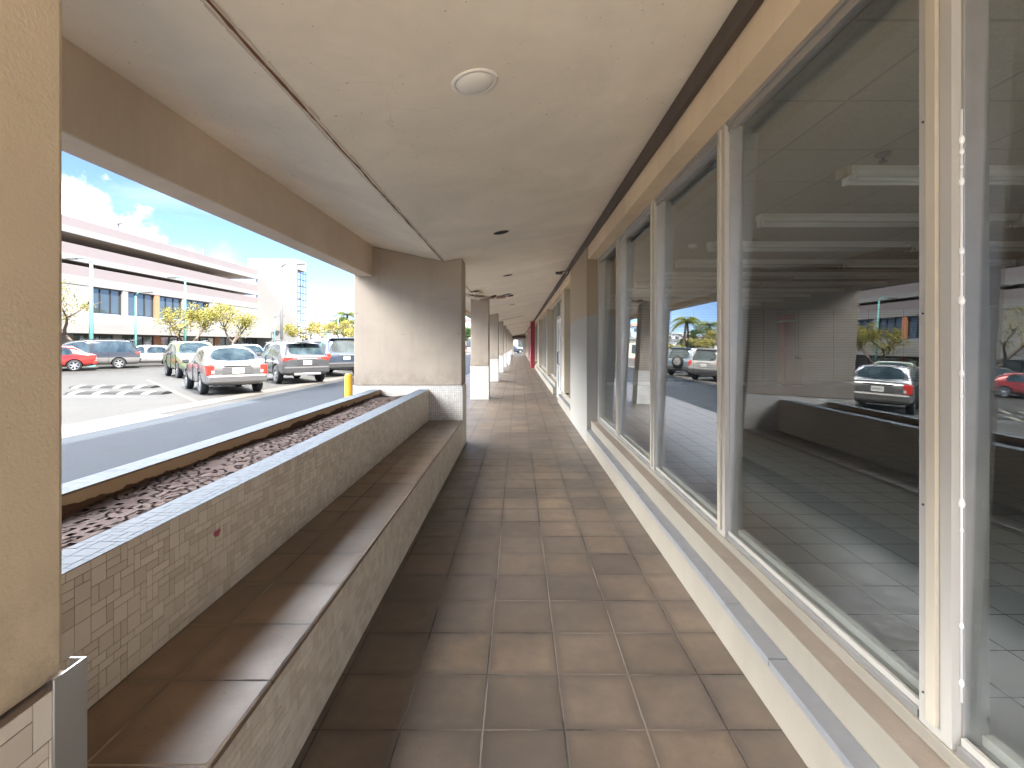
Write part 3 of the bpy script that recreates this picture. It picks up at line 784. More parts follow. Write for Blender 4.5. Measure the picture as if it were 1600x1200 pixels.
# fluorescent strips in the shop
def strip_light(x, y, label):
    o = empty('strip_light', (x, y, 2.66), label=label, cat='strip light', group='twin tube strip lights on the shop ceiling')
    L = 2.42
    m = MB(); m.prism([(0, 0), (0, 0)], 0, 0) if False else None
    h = MB()
    prof = [(-.06, 2.655), (.06, 2.655), (.06, 2.615), (.03, 2.59), (-.03, 2.59), (-.06, 2.615)]
    n = len(h.v); k = len(prof)
    h.v += [(x, y+a, z) for a, z in prof]+[(x+L, y+a, z) for a, z in prof]
    for i in range(k):
        j = (i+1) % k; h.f.append((n+i, n+j, n+k+j, n+k+i)); h.m.append(0); h.sm.append(False)
    h.f.append(tuple(n+i for i in range(k))); h.m.append(0); h.sm.append(False)
    h.f.append(tuple(n+k+i for i in reversed(range(k)))); h.m.append(0); h.sm.append(False)
    h.build('housing', M['white_metal'], o, bevel=.003)
    for s in (-1, 1):
        t = MB(); t.tube([(x+.04, y+s*.042, 2.565), (x+L-.04, y+s*.042, 2.565)], .017, 10); t.build('tube', M['tube'], o)
        for xx in (x+.015, x+L-.04):
            t = MB(); t.box(xx, xx+.025, y+s*.042-.02, y+s*.042+.02, 2.545, 2.612); t.build('lamp_holder', M['white_metal'], o, bevel=.002)
    if label.startswith('nearest'):
        t = MB(); t.box(x-.03, x-.001, y-.065, y+.065, 2.585, 2.656); t.build('end_cap', M['bead'], o, bevel=.003)
    return o
ord_ = ['nearest', 'second', 'third', 'fourth', 'fifth', 'sixth', 'seventh', 'eighth', 'ninth', 'tenth', 'eleventh']
for k in range(11):
    strip_light(2.26, 3.37+1.22*k, f'{ord_[k]} white strip light from the front, in the row next to the glass')
    strip_light(4.70, 3.37+1.22*k, f'{ord_[k]} white strip light from the front, in the row deeper in the shop')
so_ = MB(); so_.lathe([(.001, 2.66), (.045, 2.66), (.043, 2.648), (.012, 2.644), (.011, 2.615), (.024, 2.612), (.024, 2.606), (.001, 2.604)], (2.34, 3.13, 0), 'z', 16)
tag(so_.build('fire_sprinkler', M['grey_metal'], bevel=0), 'small grey fire sprinkler head on the shop ceiling', 'sprinkler')
so_ = MB(); so_.lathe([(.001, 2.66), (.06, 2.66), (.058, 2.63), (.04, 2.62), (.001, 2.618)], (2.15, 6.0, 0), 'z', 16)
tag(so_.build('smoke_detector', M['white_metal']), 'round smoke detector on the shop ceiling near the glass', 'detector')
ring = []
for k in range(16):
    a = 2*math.pi*k/16; q = 1+.2*math.sin(3*a)
    ring.append((5.5+.75*q*math.cos(a), 7.6+.35*q*math.sin(a), 2.6575))
mm = MB(); mm.v += ring; mm.f.append(tuple(range(16))); mm.m.append(0); mm.sm.append(False)
mm.build('ceiling_stain', M['rust'], bld, fix=False)
# white bin far down the walkway
bn = empty('waste_bin', (-.58, 33, 0), label='slim white bin standing by a column far down the walkway', cat='bin')
m = MB(); m.lathe([(.001, .03), (.13, .03), (.15, .72), (.001, .72)], (-.58, 33, 0), 'z', 16); m.build('bin_body', M['bin_white'], bn)
m = MB(); m.lathe([(.155, .72), (.16, .75), (.09, .82), (.001, .84)], (-.58, 33, 0), 'z', 16); m.build('bin_lid', M['bin_white'], bn)

# ------------------------------------------------------------------ street furniture
bo = empty('bollard', (-2.62, 7.52, GZ), label='yellow steel bollard standing beside the driveway at the planter end', cat='bollard')
m = MB(); m.lathe([(.057, GZ), (.057, .94), (.052, .965), (.03, .982), (.001, .986)], (-2.62, 7.52, 0), 'z', 24); m.build('post', M['yellow'], bo)
m = MB(); m.lathe([(.075, GZ+.01), (.075, GZ+.02), (.06, GZ+.03)], (-2.62, 7.52, 0), 'z', 24); m.build('collar', M['concrete'], bo)
hump_white = m_plain('worn_white_marking', (.24, .22, .18), .8, 0, .2, 7)
m_hump = m_plain('black_hump_rubber', (.02, .02, .02), .95, 0, .2, 8)
def hump(x0, x1, y, label):
    o = empty('speed_hump', ((x0+x1)/2, y, GZ), label=label, cat='speed hump', group='striped rubber speed humps')
    n = 4; L = (x1-x0)
    m = MB(); prof = [(-.25, GZ+.004), (-.15, GZ+.06), (0, GZ+.085), (.15, GZ+.06), (.25, GZ+.004)]
    for i in range(len(prof)-1):
        (a, za), (c, zc) = prof[i], prof[i+1]
        m.quad((x0, y+a, za), (x1, y+a, za), (x1, y+c, zc), (x0, y+c, zc))
    for xx in (x0, x1):
        k = len(m.v); m.v += [(xx, y+a, z) for a, z in prof]; m.f.append(tuple(range(k, k+5))); m.m.append(0); m.sm.append(False)
    m.build('rubber_body', m_hump, o)
    for i in range(n):
        ca = x0+L*(i+.45)/n; q = MB()
        for (a, za), (c, zc) in zip(prof[:-1], prof[1:]):
            s = .08
            q.quad((ca-.11+a*.4, y+a, za+.004), (ca+.11+a*.4, y+a, za+.004), (ca+.11+c*.4, y+c, zc+.004), (ca-.11+c*.4, y+c, zc+.004))
        q.build('white_marking', hump_white, o, fix=False)
    return o
hump(-15.3, -12.5, 16.8, 'black rubber speed hump with white marks, the farther of the pair')
hump(-13.5, -10.6, 14.7, 'black rubber speed hump with white marks, the nearer of the pair')
def wheel_stop(x, y, ang, label):
    o = MB(); pf = [(-.08, 0), (-.06, .1), (.06, .1), (.08, 0)]
    o.prism([(a, z) for a, z in pf], -.85, .85)
    ob = o.build('wheel_stop', M['concrete'], bevel=.01); ob.location = (x, y, GZ+.003); ob.rotation_euler = (0, 0, ang)
    return tag(ob, label, 'wheel stop')
wheel_stop(-13.55, 20.95, R(45), 'pale concrete wheel stop in front of the green car')
wheel_stop(-13.7, 25.0, R(45), 'pale concrete wheel stop in front of the blue sedan')

def lamp_post(x, y, h, mat, label, arm=1.5, dirx=1, r=.09):
    o = empty('lamp_post', (x, y, GZ), label=label, cat='lamp post', group='parking lot lamp posts')
    m = MB(); m.tube([(x, y, GZ), (x, y, GZ+h*.5), (x, y, GZ+h-.35)], [r*1.25, r, r*.8], 10); m.build('pole', mat, o)
    m = MB(); m.lathe([(r*2.2, GZ), (r*2.2, GZ+.5), (r*1.3, GZ+.55)], (x, y, 0), 'z', 12); m.build('pole_base', M['concrete'] if mat is not M['teal'] else mat, o)
    pts = [(x, y, GZ+h-.36), (x+dirx*.15, y, GZ+h-.12), (x+dirx*.5, y, GZ+h+.02), (x+dirx*arm, y, GZ+h-.02)]
    m = MB(); m.tube(pts, [r*.7, r*.6, r*.5, r*.5], 8); m.build('arm', mat, o)
    m = MB(); m.box(x+dirx*arm-.1 if dirx > 0 else x-arm-.6, x+arm+.6 if dirx > 0 else x-arm+.1, y-.14, y+.14, GZ+h-.10, GZ+h+.06); m.build('lamp_head', M['grey_metal'], o, bevel=.04)
    return o
lamp_post(-21.85, 45.0, 8.95, M['grey_metal'], 'tall dark grey lamp post in front of the stair tower', 1.5, 1, .12)
lamp_post(-28.9, 33.0, 7.35, M['teal'], 'teal lamp post behind the dark minivan', 1.1, -1, .11)
lamp_post(-32.8, 48.0, 8.1, M['teal'], 'teal lamp post behind the yellow flowering tree', 1.1, -1, .10)
lamp_post(-30.6, 39.0, 5.7, M['teal'], 'short teal lamp post with a bent arm by the upper windows', .7, 1, .08)
lamp_post(-35.0, 70.0, 5.6, M['teal'], 'short slim teal lamp post at the foot of the stair tower', .8, 1, .08)
lamp_post(-31.5, 80.0, 6.4, M['teal'], 'distant pale lamp post right of the stair tower', 1.5, -1, .09)
lamp_post(-34.0, 92.0, 7.0, M['teal'], 'distant slim lamp post beside the hillside houses', 1.5, -1, .09)

# ------------------------------------------------------------------ garage building opposite
M['g_white'] = m_plain('garage_white_paint', (.295, .287, .274), .8, 0, .06, .4)
M['g_pink'] = m_plain('garage_pink_paint', (.250, .215, .212), .8, 0, .06, .4)
M['g_dark'] = m_plain('garage_deck_concrete', (.46, .39, .33), .9, 0, .15, .5)
M['g_glass'] = m_plain('office_window_glass', (.05, .065, .075), .06, 0, .3, .3, coat=1.0)
M['g_orange'] = m_plain('orange_tile_pier', (.50, .22, .12), .7, 0, .2, 2)
ga = empty('parking_garage', (-45, 45, GZ), label='long white and pink parking garage with shops below, across the lot', cat='building')
gx = -38.0; gy0, gy1 = 14.0, 71.0
def gbox(name, mat, *bxs, bevel=0):
    m = MB()
    for q in bxs: m.box(*q)
    return m.build(name, mat, ga, bevel=bevel)
gbox('roof_parapet', M['g_pink'], (gx-.3, gx, gy0, gy1, 11.45, 12.25))
gbox('roof_fascia', M['g_white'], (gx-.3, gx+.06, gy0, gy1, 10.9, 11.448))
gbox('deck_parapet', M['g_pink'], (gx-.3, gx, gy0, gy1, 9.1, 10.03))
gbox('deck_fascia', M['g_white'], (gx-.3, gx+.06, gy0, gy1, 8.58, 9.098))
gbox('lower_parapet', M['g_pink'], (gx-.3, gx, gy0, gy1, 7.35, 8.24))
gbox('facade_wall', M['g_white'], (gx-.3, gx+.06, gy0, gy1, 6.6, 7.348), (gx-.3, gx+.02, gy0, 43.0, 4.2, 6.598), (gx-.3, gx+.02, 60, gy1, 4.2, 6.598), (gx-.3, gx+.05, gy0, gy1, 3.2, 4.198))
gbox('shop_canopy', M['g_white'], (gx-.3, gx+2.2, 34.0, gy1+6, 2.35, 3.198))
gbox('deck_slab', M['g_dark'], (-62, gx-.3, gy0, gy1, 10.95, 11.25), (-62, gx-.3, gy0, gy1, 8.62, 8.9), (-62, gx-.3, gy0, gy1, 6.7, 7.0))
yy = gy0+3
while yy < gy1: MB().box(gx-5.2, gx-4.6, yy, yy+.5, 7.0, 10.95).build('deck_pillar', M['g_dark'], ga); yy += 8.5
gb = MB(); gb.quad((-44, 20, 8.9), (-44, 66, 10.9), (-43.7, 66, 10.9), (-43.7, 20, 8.9)); gb.box(-44, -43.8, 24, 66, 9.7, 9.9); gb.build('ramp_rail', M['g_white'], ga)
# first floor window bays (piers + panes), ground floor shopfronts
yy = 43.0; k = 0
while yy < 59.5:
    wn = MB(); wn.box(gx-.25, gx-.21, yy+.3, yy+3.8, 4.25, 6.55)
    wo = wn.build('window', M['g_glass'], ga)
    fr = MB()
    for q in (yy+.3, yy+1.45, yy+2.6, yy+3.75): fr.box(gx-.2, gx-.13, q, q+.07, 4.25, 6.55)
    fr.box(gx-.195, gx-.135, yy+.3, yy+3.82, 4.26, 4.34); fr.box(gx-.195, gx-.135, yy+.3, yy+3.82, 6.46, 6.54)
    fr.build('window_bars', M['dark_metal'], wo)
    MB().box(gx-.3, gx+.03, yy-.35, yy+.3, 4.2, 6.598).build('window_pier', M['g_orange'] if k == 2 else M['g_white'], ga)
    yy += 4.15; k += 1
yy = 36.0; k = 0
while yy < 70:
    wn = MB(); wn.box(gx-.12, gx-.08, yy+.5, yy+4.6, GZ, 2.34)
    wo = wn.build('shop_window', M['g_glass'], ga)
    fr = MB()
    for q in (yy+.5, yy+1.8, yy+3.2, yy+4.5): fr.box(gx-.07, gx-.02, q, q+.09, GZ, 2.34)
    fr.box(gx-.066, gx-.024, yy+.5, yy+4.59, 2.2, 2.33)
    fr.build('window_bars', M['dark_metal'], wo)
    MB().box(gx-.3, gx+.02, yy-.5, yy+.5, GZ, 2.34).build('shop_pier', M['g_orange'] if k in (0, 3, 5) else M['g_white'], ga)
    yy += 5.1; k += 1
gbox('shop_back', M['g_dark'], (-62, gx-.3, gy0, gy1, GZ, 3.1))
gbox('blank_wall', M['g_white'], (gx-.3, gx, gy0, 35.4, GZ, 3.198))
gbox('loading_recess', M['g_dark'], (gx-.0, gx+.03, 22.0, 33.0, GZ, 3.6))
gbox('roof_lamp', M['grey_metal'], (gx-1.2, gx-1.05, 47.6, 47.75, 12.0, 13.2), (gx-1.3, gx-.9, 47.5, 47.9, 13.2, 13.35))
gbox('roof_mast', M['grey_metal'], (gx-1.2, gx-1.05, 60.6, 60.75, 12.0, 13.4))
# stair tower
tw = MB(); tw.box(-38.2, -33.6, 71.02, 74.3, GZ, 13.9); tw.box(-33.598, -32.3, 71.02, 74.3, 12.4, 13.9); tw.box(-33.598, -32.3, 71.02, 71.3, GZ, 12.398); tw.box(-39.4, -38.2, 71.0, 73, 12.3, 13.9)
two = tw.build('stair_tower', M['g_white'], ga)
tw = MB()
for z in range(1, 13): tw.box(-32.45, -32.38, 71.32, 74.3, z+.0, z+.10)
for y in (71.34, 72.3, 73.2, 74.2): tw.box(-32.375, -32.3, y, y+.08, GZ, 12.39)
tw.build('stair_grille', M['dark_metal'], two)
tw = MB()
for k in range(6): tw.box(-33.55, -32.5, 71.35+.4*k, 71.7+.4*k, .6+1.9*k, .8+1.9*k)
tw.build('stair_flight', M['g_dark'], two)
# ------------------------------------------------------------------ hillside, houses, other buildings
M['hill'] = m_plain('wooded_hillside', (.085, .12, .085), .95, 0, .35, .08, .5, 1.0)
hm = MB(); N = 60
def hz_(i, j):
    u, v = i/N, j/20
    return (6+9*mnoise.noise(Vector((u*5, 1.3, 0)))*.5+7*u*(1-u)*4*.5+3*mnoise.noise(Vector((u*14, v*4, 2)))*.6)*math.sin(min(1, v*1.6)*math.pi/2)
for i in range(N):
    for j in range(20):
        P = []
        for a, c in ((i, j), (i+1, j), (i+1, j+1), (i, j+1)):
            P.append((-330+460*a/N, 190+120*c/20, GZ-.5+hz_(a, c)))
        hm.quad(*P, 0, True)
ho = hm.build('hillside', M['hill'], kind='structure'); weld(ho)
M['house_wall'] = [m_plain('house_white', (.72, .70, .68), .8), m_plain('house_cream', (.66, .58, .46), .8), m_plain('house_pink', (.64, .46, .42), .8), m_plain('house_blue', (.45, .55, .62), .8)]
M['house_roof'] = [m_plain('roof_red', (.38, .17, .12), .8), m_plain('roof_white', (.66, .65, .63), .8), m_plain('roof_grey', (.28, .28, .29), .8)]
hr = random.Random(17)
desc = ['white house with a red hip roof', 'cream house with a flat white roof', 'pink house with a grey roof', 'pale blue house with a white roof',
        'white house with a grey hip roof', 'cream house with a red roof', 'low pink house with a white roof', 'tall white house with a flat roof', 'blue house with a red roof',
        'wide white house with a white roof', 'wide cream house with a grey roof', 'small white house with a red roof']
hc = [(0, 0), (1, 1), (2, 2), (3, 1), (0, 2), (1, 0), (2, 1), (0, 1), (3, 0), (0, 1), (1, 2), (0, 0)]
for k in range(12):
    x = -112+8.2*k+hr.uniform(-2, 2); y = 165+hr.uniform(0, 30); zb = 1.0+max(0, (y-165)*.16)
    W, D, Hh = hr.uniform(8, 12), 8, hr.uniform(3.5, 6)
    o = empty('house', (x, y, GZ), label=f'{desc[k]} far off on the hillside slope', cat='house', group='houses on the hillside')
    m = MB(); m.box(x-W/2, x+W/2, y, y+D, GZ, zb+Hh); m.build('wall', M['house_wall'][hc[k][0]], o)
    m = MB(); t = zb+Hh+.002
    if hc[k][1] == 1: m.box(x-W/2-.4, x+W/2+.4, y-.4, y+D+.4, t, t+.4)
    else:
        A = [(x-W/2-.5, y-.5, t), (x+W/2+.5, y-.5, t), (x+W/2+.5, y+D+.5, t), (x-W/2-.5, y+D+.5, t)]; B_ = [(x-W/4, y+D/2, t+1.7), (x+W/4, y+D/2, t+1.7)]
        m.quad(A[0], A[1], B_[1], B_[0]); m.quad(A[2], A[3], B_[0], B_[1]); m.tri(A[1], A[2], B_[1]); m.tri(A[3], A[0], B_[0]); m.quad(A[3], A[2], A[1], A[0])
    m.build('roof', M['house_roof'][hc[k][1]], o)
    for q in (-.3, 0, .3):
        m = MB(); m.box(x+q*W-.55, x+q*W+.55, y-.06, y-.002, zb+Hh-2.3, zb+Hh-1.0); m.build('window', M['g_glass'], o)
# low buildings beyond the lot
def block(name, x0, x1, y0, y1, h, mat, label, bands=True):
    o = empty(name, ((x0+x1)/2, y0, GZ), label=label, cat='building')
    m = MB(); m.box(x0, x1, y0, y1, GZ, h); m.build('wall', mat, o)
    m = MB(); m.box(x0-.3, x1+.3, y0-.3, y1+.3, h+.002, h+.45); m.build('roof', M['g_white'], o)
    n = max(2, int((x1-x0)/3.2))
    for k in range(n):
        a = x0+(x1-x0)*(k+.2)/n; c = x0+(x1-x0)*(k+.8)/n
        m = MB(); m.box(a, c, y0-.07, y0-.002, .9, min(h-.8, 2.6)); m.build('window', M['g_glass'], o)
    return o
block('low_building', -60, -28, 112, 124, 4.2, M['house_wall'][0], 'low white building at the far side of the lot by the hill')
block('low_building', -26, -12.5, 96, 106, 3.6, M['house_wall'][1], 'low cream building beyond the palms')
block('low_building', -11.5, -3, 100, 112, 6.5, M['house_wall'][2], 'pinkish building glimpsed between the first columns')
gs = MB(); gs.box(-11.5, -3, 99.6, 99.9, 3.9, 4.7); gs.build('green_awning', m_plain('green_awning_paint', (.12, .42, .12), .6), None, label='bright green awning band on the pinkish building', cat='awning')
block('low_building', -8, 10, 104, 112, 5.0, M['house_wall'][0], 'white building beyond the end opening of the walkway')

# ------------------------------------------------------------------ trees
def m_leaf(name, c1, c2, c3):
    b = NB(name); r = b.island()
    col = b.ramp(r, [(0, c1), (.55, c2), (1, c3)])
    p = b.n('ShaderNodeBsdfPrincipled'); b.put(p.inputs['Base Color'], col); p.inputs['Roughness'].default_value = .55
    tl = b.n('ShaderNodeBsdfTranslucent', i_0=col).outputs[0]
    b.out(b.n('ShaderNodeMixShader', i_0=.3, i_1=p.outputs[0], i_2=tl).outputs[0]); return b.mat
M['leaf_y'] = m_leaf('yellow_green_leaves', (.17, .19, .045), (.33, .31, .07), (.50, .38, .09))
M['leaf_g'] = m_leaf('green_leaves', (.03, .075, .02), (.06, .12, .03), (.10, .17, .04))
M['leaf_p'] = m_leaf('palm_leaves', (.08, .13, .02), (.19, .22, .035), (.33, .32, .06))
M['bark'] = m_plain('grey_brown_bark', (.17, .13, .10), .9, 0, .3, 6, .5, 40)
def tree(name, x, y, h, spread, leaf, n, seed, label, ls=.16, trunk_h=.3, cat='tree', group=None, open_=.35, trunk_r=.11):
    tr_ = random.Random(seed); o = empty(name, (x, y, GZ), label=label, cat=cat, group=group)
    wd = MB(); tips = []
    def grow(p, d, L, r, depth):
        pts = [p]; q = Vector(p); dd = Vector(d)
        for s in range(3):
            dd = (dd+Vector((tr_.uniform(-.25, .25), tr_.uniform(-.25, .25), tr_.uniform(-.05, .16)))).normalized()
            q = q+dd*L/3; pts.append(tuple(q))
        wd.tube(pts, [r, r*.85, r*.72, r*.6], 6, cap=False)
        if depth == 0: tips.append(q); return
        for k in range(tr_.choice((2, 3, 3))):
            nd = (dd*.7+Vector((tr_.uniform(-1, 1), tr_.uniform(-1, 1), tr_.uniform(.0, .6)))*.85).normalized()
            grow(tuple(q), nd, L*tr_.uniform(.62, .82), r*.58, depth-1)
        tips.append(q)
    base = Vector((x, y, GZ))
    grow(tuple(base), (tr_.uniform(-.15, .15), tr_.uniform(-.15, .15), 1), h*trunk_h, trunk_r, 3)
    # scale the skeleton into the wanted height and spread
    zs = [t.z for t in tips]; mx = max(max(abs(t.x-x), abs(t.y-y)) for t in tips)
    kz = (h*.93)/(max(zs)-GZ); kx = spread/mx
    fx = lambda v: (x+(v[0]-x)*(kx if (v[2]-GZ) > h*trunk_h*.5 else 1), y+(v[1]-y)*(kx if (v[2]-GZ) > h*trunk_h*.5 else 1), GZ+(v[2]-GZ)*kz)
    wd.v = [fx(v) for v in wd.v]; tips = [Vector(fx(t)) for t in tips]
    wd.build('trunk', M['bark'], o)
    cr_ = MB(); upt = [t for t in tips if t.z-GZ > h*.38]
    per = max(1, int(n/len(upt)))
    for t in upt:
        if tr_.random() < open_*.35: continue
        R_ = tr_.uniform(.4, .85)*spread*.30
        for k in range(int(per*tr_.uniform(.5, 1.6))):
            c = t+Vector((tr_.gauss(0, .55), tr_.gauss(0, .55), tr_.gauss(0, .36)))*R_
            a = Vector((tr_.uniform(-1, 1), tr_.uniform(-1, 1), tr_.uniform(-.5, .9))).normalized()
            u = a.orthogonal().normalized()*ls*tr_.uniform(.5, 1.2); v = a.cross(u).normalized()*ls*tr_.uniform(.35, .8)
            cr_.quad(c-u, c-v*.8+u*.1, c+u, c+v*.8-u*.1)
    cr_.build('crown', leaf, o, fix=False)
    return o
FL = 'yellow flowering trees along the garage'
tree('flowering_tree', -32.2, 36.0, 6.6, 3.6, M['leaf_y'], 2420, 3, 'thin yellow flowering tree behind the red car and minivan', .085, .28, group=FL, open_=1.2)
tree('flowering_tree', -28.2, 41.0, 5.4, 3.3, M['leaf_y'], 4180, 5, 'dense yellow flowering tree left of the curved trunk', .085, .3, group=FL, open_=.7)
tree('flowering_tree', -25.0, 43.0, 5.0, 3.1, M['leaf_y'], 3300, 8, 'yellow flowering tree with a curved trunk above the pale sedan', .085, .3, group=FL, open_=.8)
tree('flowering_tree', -31.0, 46.0, 5.0, 3.0, M['leaf_y'], 3300, 28, 'yellow flowering tree standing behind the teal post', .09, .3, group=FL, open_=.7)
tree('flowering_tree', -25.0, 58.0, 4.2, 3.0, M['leaf_y'], 2860, 11, 'low yellow flowering tree right of the grey lamp post', .10, .3, group=FL, open_=.7)
tree('flowering_tree', -22.0, 60.0, 4.4, 2.8, M['leaf_y'], 2860, 13, 'yellow flowering tree above the dark parked vehicle', .10, .3, group=FL, open_=.7)
tree('flowering_tree', -19.0, 55.0, 3.4, 2.0, M['leaf_y'], 1980, 15, 'yellow flowering tree partly hidden by the wide column', .10, .3, group=FL)
tree('flowering_tree', -30.0, 27.5, 5.8, 3.3, M['leaf_y'], 2860, 19, 'sparse yellow flowering tree seen only mirrored in the glass', .085, .28, group=FL, open_=1.1)
tree('shade_tree', -34.5, 96.0, 7.0, 3.4, M['leaf_g'], 1600, 41, 'dark green tree beside the hillside houses', .28, .3)
tree('shade_tree', -9.0, 86.0, 4.6, 2.6, M['leaf_g'], 1800, 43, 'bright green tree glimpsed between the first two columns', .22, .25)
tree('shade_tree', .6, 88.0, 6.0, 3.2, M['leaf_g'], 1800, 47, 'dark tree seen through the end opening of the walkway', .24, .3)
tree('shrub', -20.5, 66.0, 3.4, 2.6, M['leaf_g'], 1800, 51, 'rounded green shrub under the palms', .2, .15, cat='shrub')
tree('shrub', -17.0, 62.0, 2.6, 1.7, M['leaf_y'], 900, 53, 'yellowish shrub beside the palms', .18, .15, cat='shrub')
def palm(x, y, h, seed, label):
    q = random.Random(seed); o = empty('palm_tree', (x, y, GZ), label=label, cat='palm tree', group='palms beyond the parked cars')
    m = MB(); bend = q.uniform(-.5, .5); pts = [(x+bend*t*t, y+.2*t*t, GZ+h*t) for t in (0, .25, .5, .75, 1)]
    m.tube(pts, [.24, .19, .16, .15, .14], 9); m.build('trunk', M['bark'], o)
    c = MB(); top = Vector(pts[-1])
    for k in range(24):
        a = 2*math.pi*k/24+q.uniform(-.15, .15); el = q.uniform(-.1, 1.1); L = q.uniform(2.0, 2.7)
        d = Vector((math.cos(a), math.sin(a), 0)); prev = top
        for s in range(1, 11):
            t = s/10
            p = top+d*L*t*math.cos(el*.6)+Vector((0, 0, L*(math.sin(el)*t-1.05*t*t)))
            side = d.cross(Vector((0, 0, 1))); ll = .62*math.sin(math.pi*min(1, t*.85+.12))
            for sg in (-1, 1):
                for off in (0, .5):
                    pp = prev.lerp(p, off)
                    e = pp+side*sg*ll+d*.22+Vector((0, 0, -.30*ll-.08))
                    c.quad(pp, pp+d*.07, e+d*.03, e)
            prev = p
    c.build('crown', M['leaf_p'], o, fix=False)
palm(-21.5, 62.0, 5.4, 1, 'left palm of the clump beyond the parked cars')
palm(-20.2, 64.5, 6.0, 2, 'tallest palm in the middle of the clump')
palm(-18.9, 63.0, 5.6, 3, 'right palm of the clump beside the houses')

# ------------------------------------------------------------------ cars
dg_cache = {}
def car(kind, L, W, Hh, paint, x, y, phi, label, lights='rear', two_tone=None, spare=False, plate=True, cladding=False, group='cars parked in the lot', rear_dark=False):
    """local +x forward, origin at the middle of the car on the ground"""
    root = empty('parked_car', (x, y, GZ), phi, label, 'car', group)
    xr, xf = -L/2, L/2; w = W/2
    if kind == 'sedan':
        hb, hd, zs = .90, .97, .24; hood = .86
        wt = .775*w
        S = [(xr, .42, .74, .80), (xr+.05, .31, .92, .93), (xr+.18, .27, hd, .985), (xr+.42, .25, hd+.02, 1.0),
             (xr+.98, .24, Hh-.06, 1.0), (-.12, .24, Hh, 1.0), (-.04, .24, Hh, 1.0), (xf-1.95, .24, Hh-.04, 1.0), (xf-1.15, .24, hd-.04, 1.0),
             (xf-.45, .25, hood, .99), (xf-.12, .27, .74, .94), (xf-.02, .32, .66, .84), (xf, .40, .56, .76)]
        RW, RS, BP, FS, WS = 3, 4, 5, 6, 7
    elif kind == 'van':
        hb, hd, zs = 1.02, 1.05, .26; hood = .98
        wt = .82*w
        S = [(xr, .46, .88, .86), (xr+.03, .34, 1.04, .96), (xr+.07, .28, 1.08, .985), (xr+.42, .26, Hh-.07, 1.0), (xr+.60, .26, Hh-.01, 1.0),
             (-.25, .26, Hh, 1.0), (-.17, .26, Hh, 1.0), (xf-1.75, .26, Hh-.08, 1.0), (xf-.85, .26, hd+.02, 1.0),
             (xf-.40, .27, hood-.06, .98), (xf-.10, .30, .82, .93), (xf-.02, .34, .70, .84), (xf, .42, .6, .76)]
        RW, RS, BP, FS, WS = 2, 4, 5, 6, 7
    else:
        hb, hd, zs = 1.03, 1.06, .30; hood = 1.0
        wt = (.80 if kind == 'box' else .76)*w
        sl_ = .26 if kind == 'box' else .46
        S = [(xr, .50, .90, .86), (xr+.035, .38, 1.03, .96), (xr+.08, .33, 1.09, .985), (xr+sl_, .30, Hh-.07, 1.0), (xr+sl_+.16, .30, Hh-.015, 1.0),
             (-.22, .30, Hh, 1.0), (-.14, .30, Hh, 1.0), (xf-2.05, .30, Hh-.05, 1.0), (xf-1.25, .30, hd+.02, 1.0),
             (xf-.40, .31, hood-.05, .98), (xf-.10, .34, .86, .93), (xf-.02, .38, .74, .85), (xf, .46, .62, .78)]
        RW, RS, BP, FS, WS = 2, 4, 5, 6, 7
    cabin = set(range(RW+1, WS+1))
    bm = bmesh.new(); rings = []
    for i, (sx, zb, zt, wf) in enumerate(S):
        ww = w*wf
        if i in cabin:
            zbelt = hb+.02*(i-5)*0; t5 = wt if i not in (RW+1,) else wt*.97
            prof = [(0, zb), (ww*.8, zb), (ww*.97, zb+.10), (ww, (zb+zbelt)/2+.05), (ww*.955, zbelt), (t5, zt-.045), (t5*.84, zt-.004), (0, zt+.018)]
        else:
            zbelt = min(hb-.01, zt-.07)
            prof = [(0, zb), (ww*.8, zb), (ww*.97, zb+.10 if zt-zb > .4 else zb+.04), (ww, (zb+zbelt)/2+.03), (ww*.965, zbelt), (ww*.90, zt-.022), (ww*.76, zt-.002), (0, zt+.016)]
            if i == WS+1 or i == RW: prof[5] = (ww*.885, zt-.03); prof[6] = (ww*.80, zt-.01)
        ring = [bm.verts.new((sx, py, pz)) for py, pz in prof]
        ring += [bm.verts.new((sx, -py, pz)) for py, pz in reversed(prof[1:-1])]
        rings.append(ring)
    nR = len(rings[0])
    cl_ = bm.edges.layers.float.new('crease_edge')
    for i in range(len(rings)-1):
        for k in range(nR):
            k2 = (k+1) % nR
            f = bm.faces.new((rings[i][k], rings[i][k2], rings[i+1][k2], rings[i+1][k])); f.smooth = True
            side = 4 if k == 4 or k == nR-5 else (6 if k in (6, nR-7) else (k if k < 8 else nR-1-k))
            mi = 0
            if side == 6 and i == WS: mi = 1
            elif side == 6 and i == RW: mi = 2
            elif side == 4:
                if RS <= i < BP or FS <= i < WS or i == WS: mi = 3
                if kind == 'van' and i == RW+1: mi = 3
            elif two_tone and side in (1, 2): mi = 4
            f.material_index = mi
    f = bm.faces.new(list(reversed(rings[0]))); f.smooth = True
    f = bm.faces.new(rings[-1]); f.smooth = True
    bm.edges.ensure_lookup_table()
    for e in bm.edges:
        mats_ = {f.material_index for f in e.link_faces}
        if len(mats_) > 1: e[cl_] = .75
        elif all(abs(abs(v.co.y)) > .1 for v in e.verts) and abs(e.verts[0].co.z-e.verts[1].co.z) < .03 and abs(e.verts[0].co.z-hb) < .03: e[cl_] = .45
    bmesh.ops.recalc_face_normals(bm, faces=bm.faces)
    me = bpy.data.meshes.new('body'); bm.to_mesh(me); bm.free()
    for q in range(6): me.materials.append(M['well'])
    tmp = bpy.data.objects.new('body', me); COL.objects.link(tmp)
    md = tmp.modifiers.new('s', 'SUBSURF'); md.levels = 2; md.render_levels = 2
    wr = .315 if kind == 'sedan' else (.33 if kind == 'van' else .355)
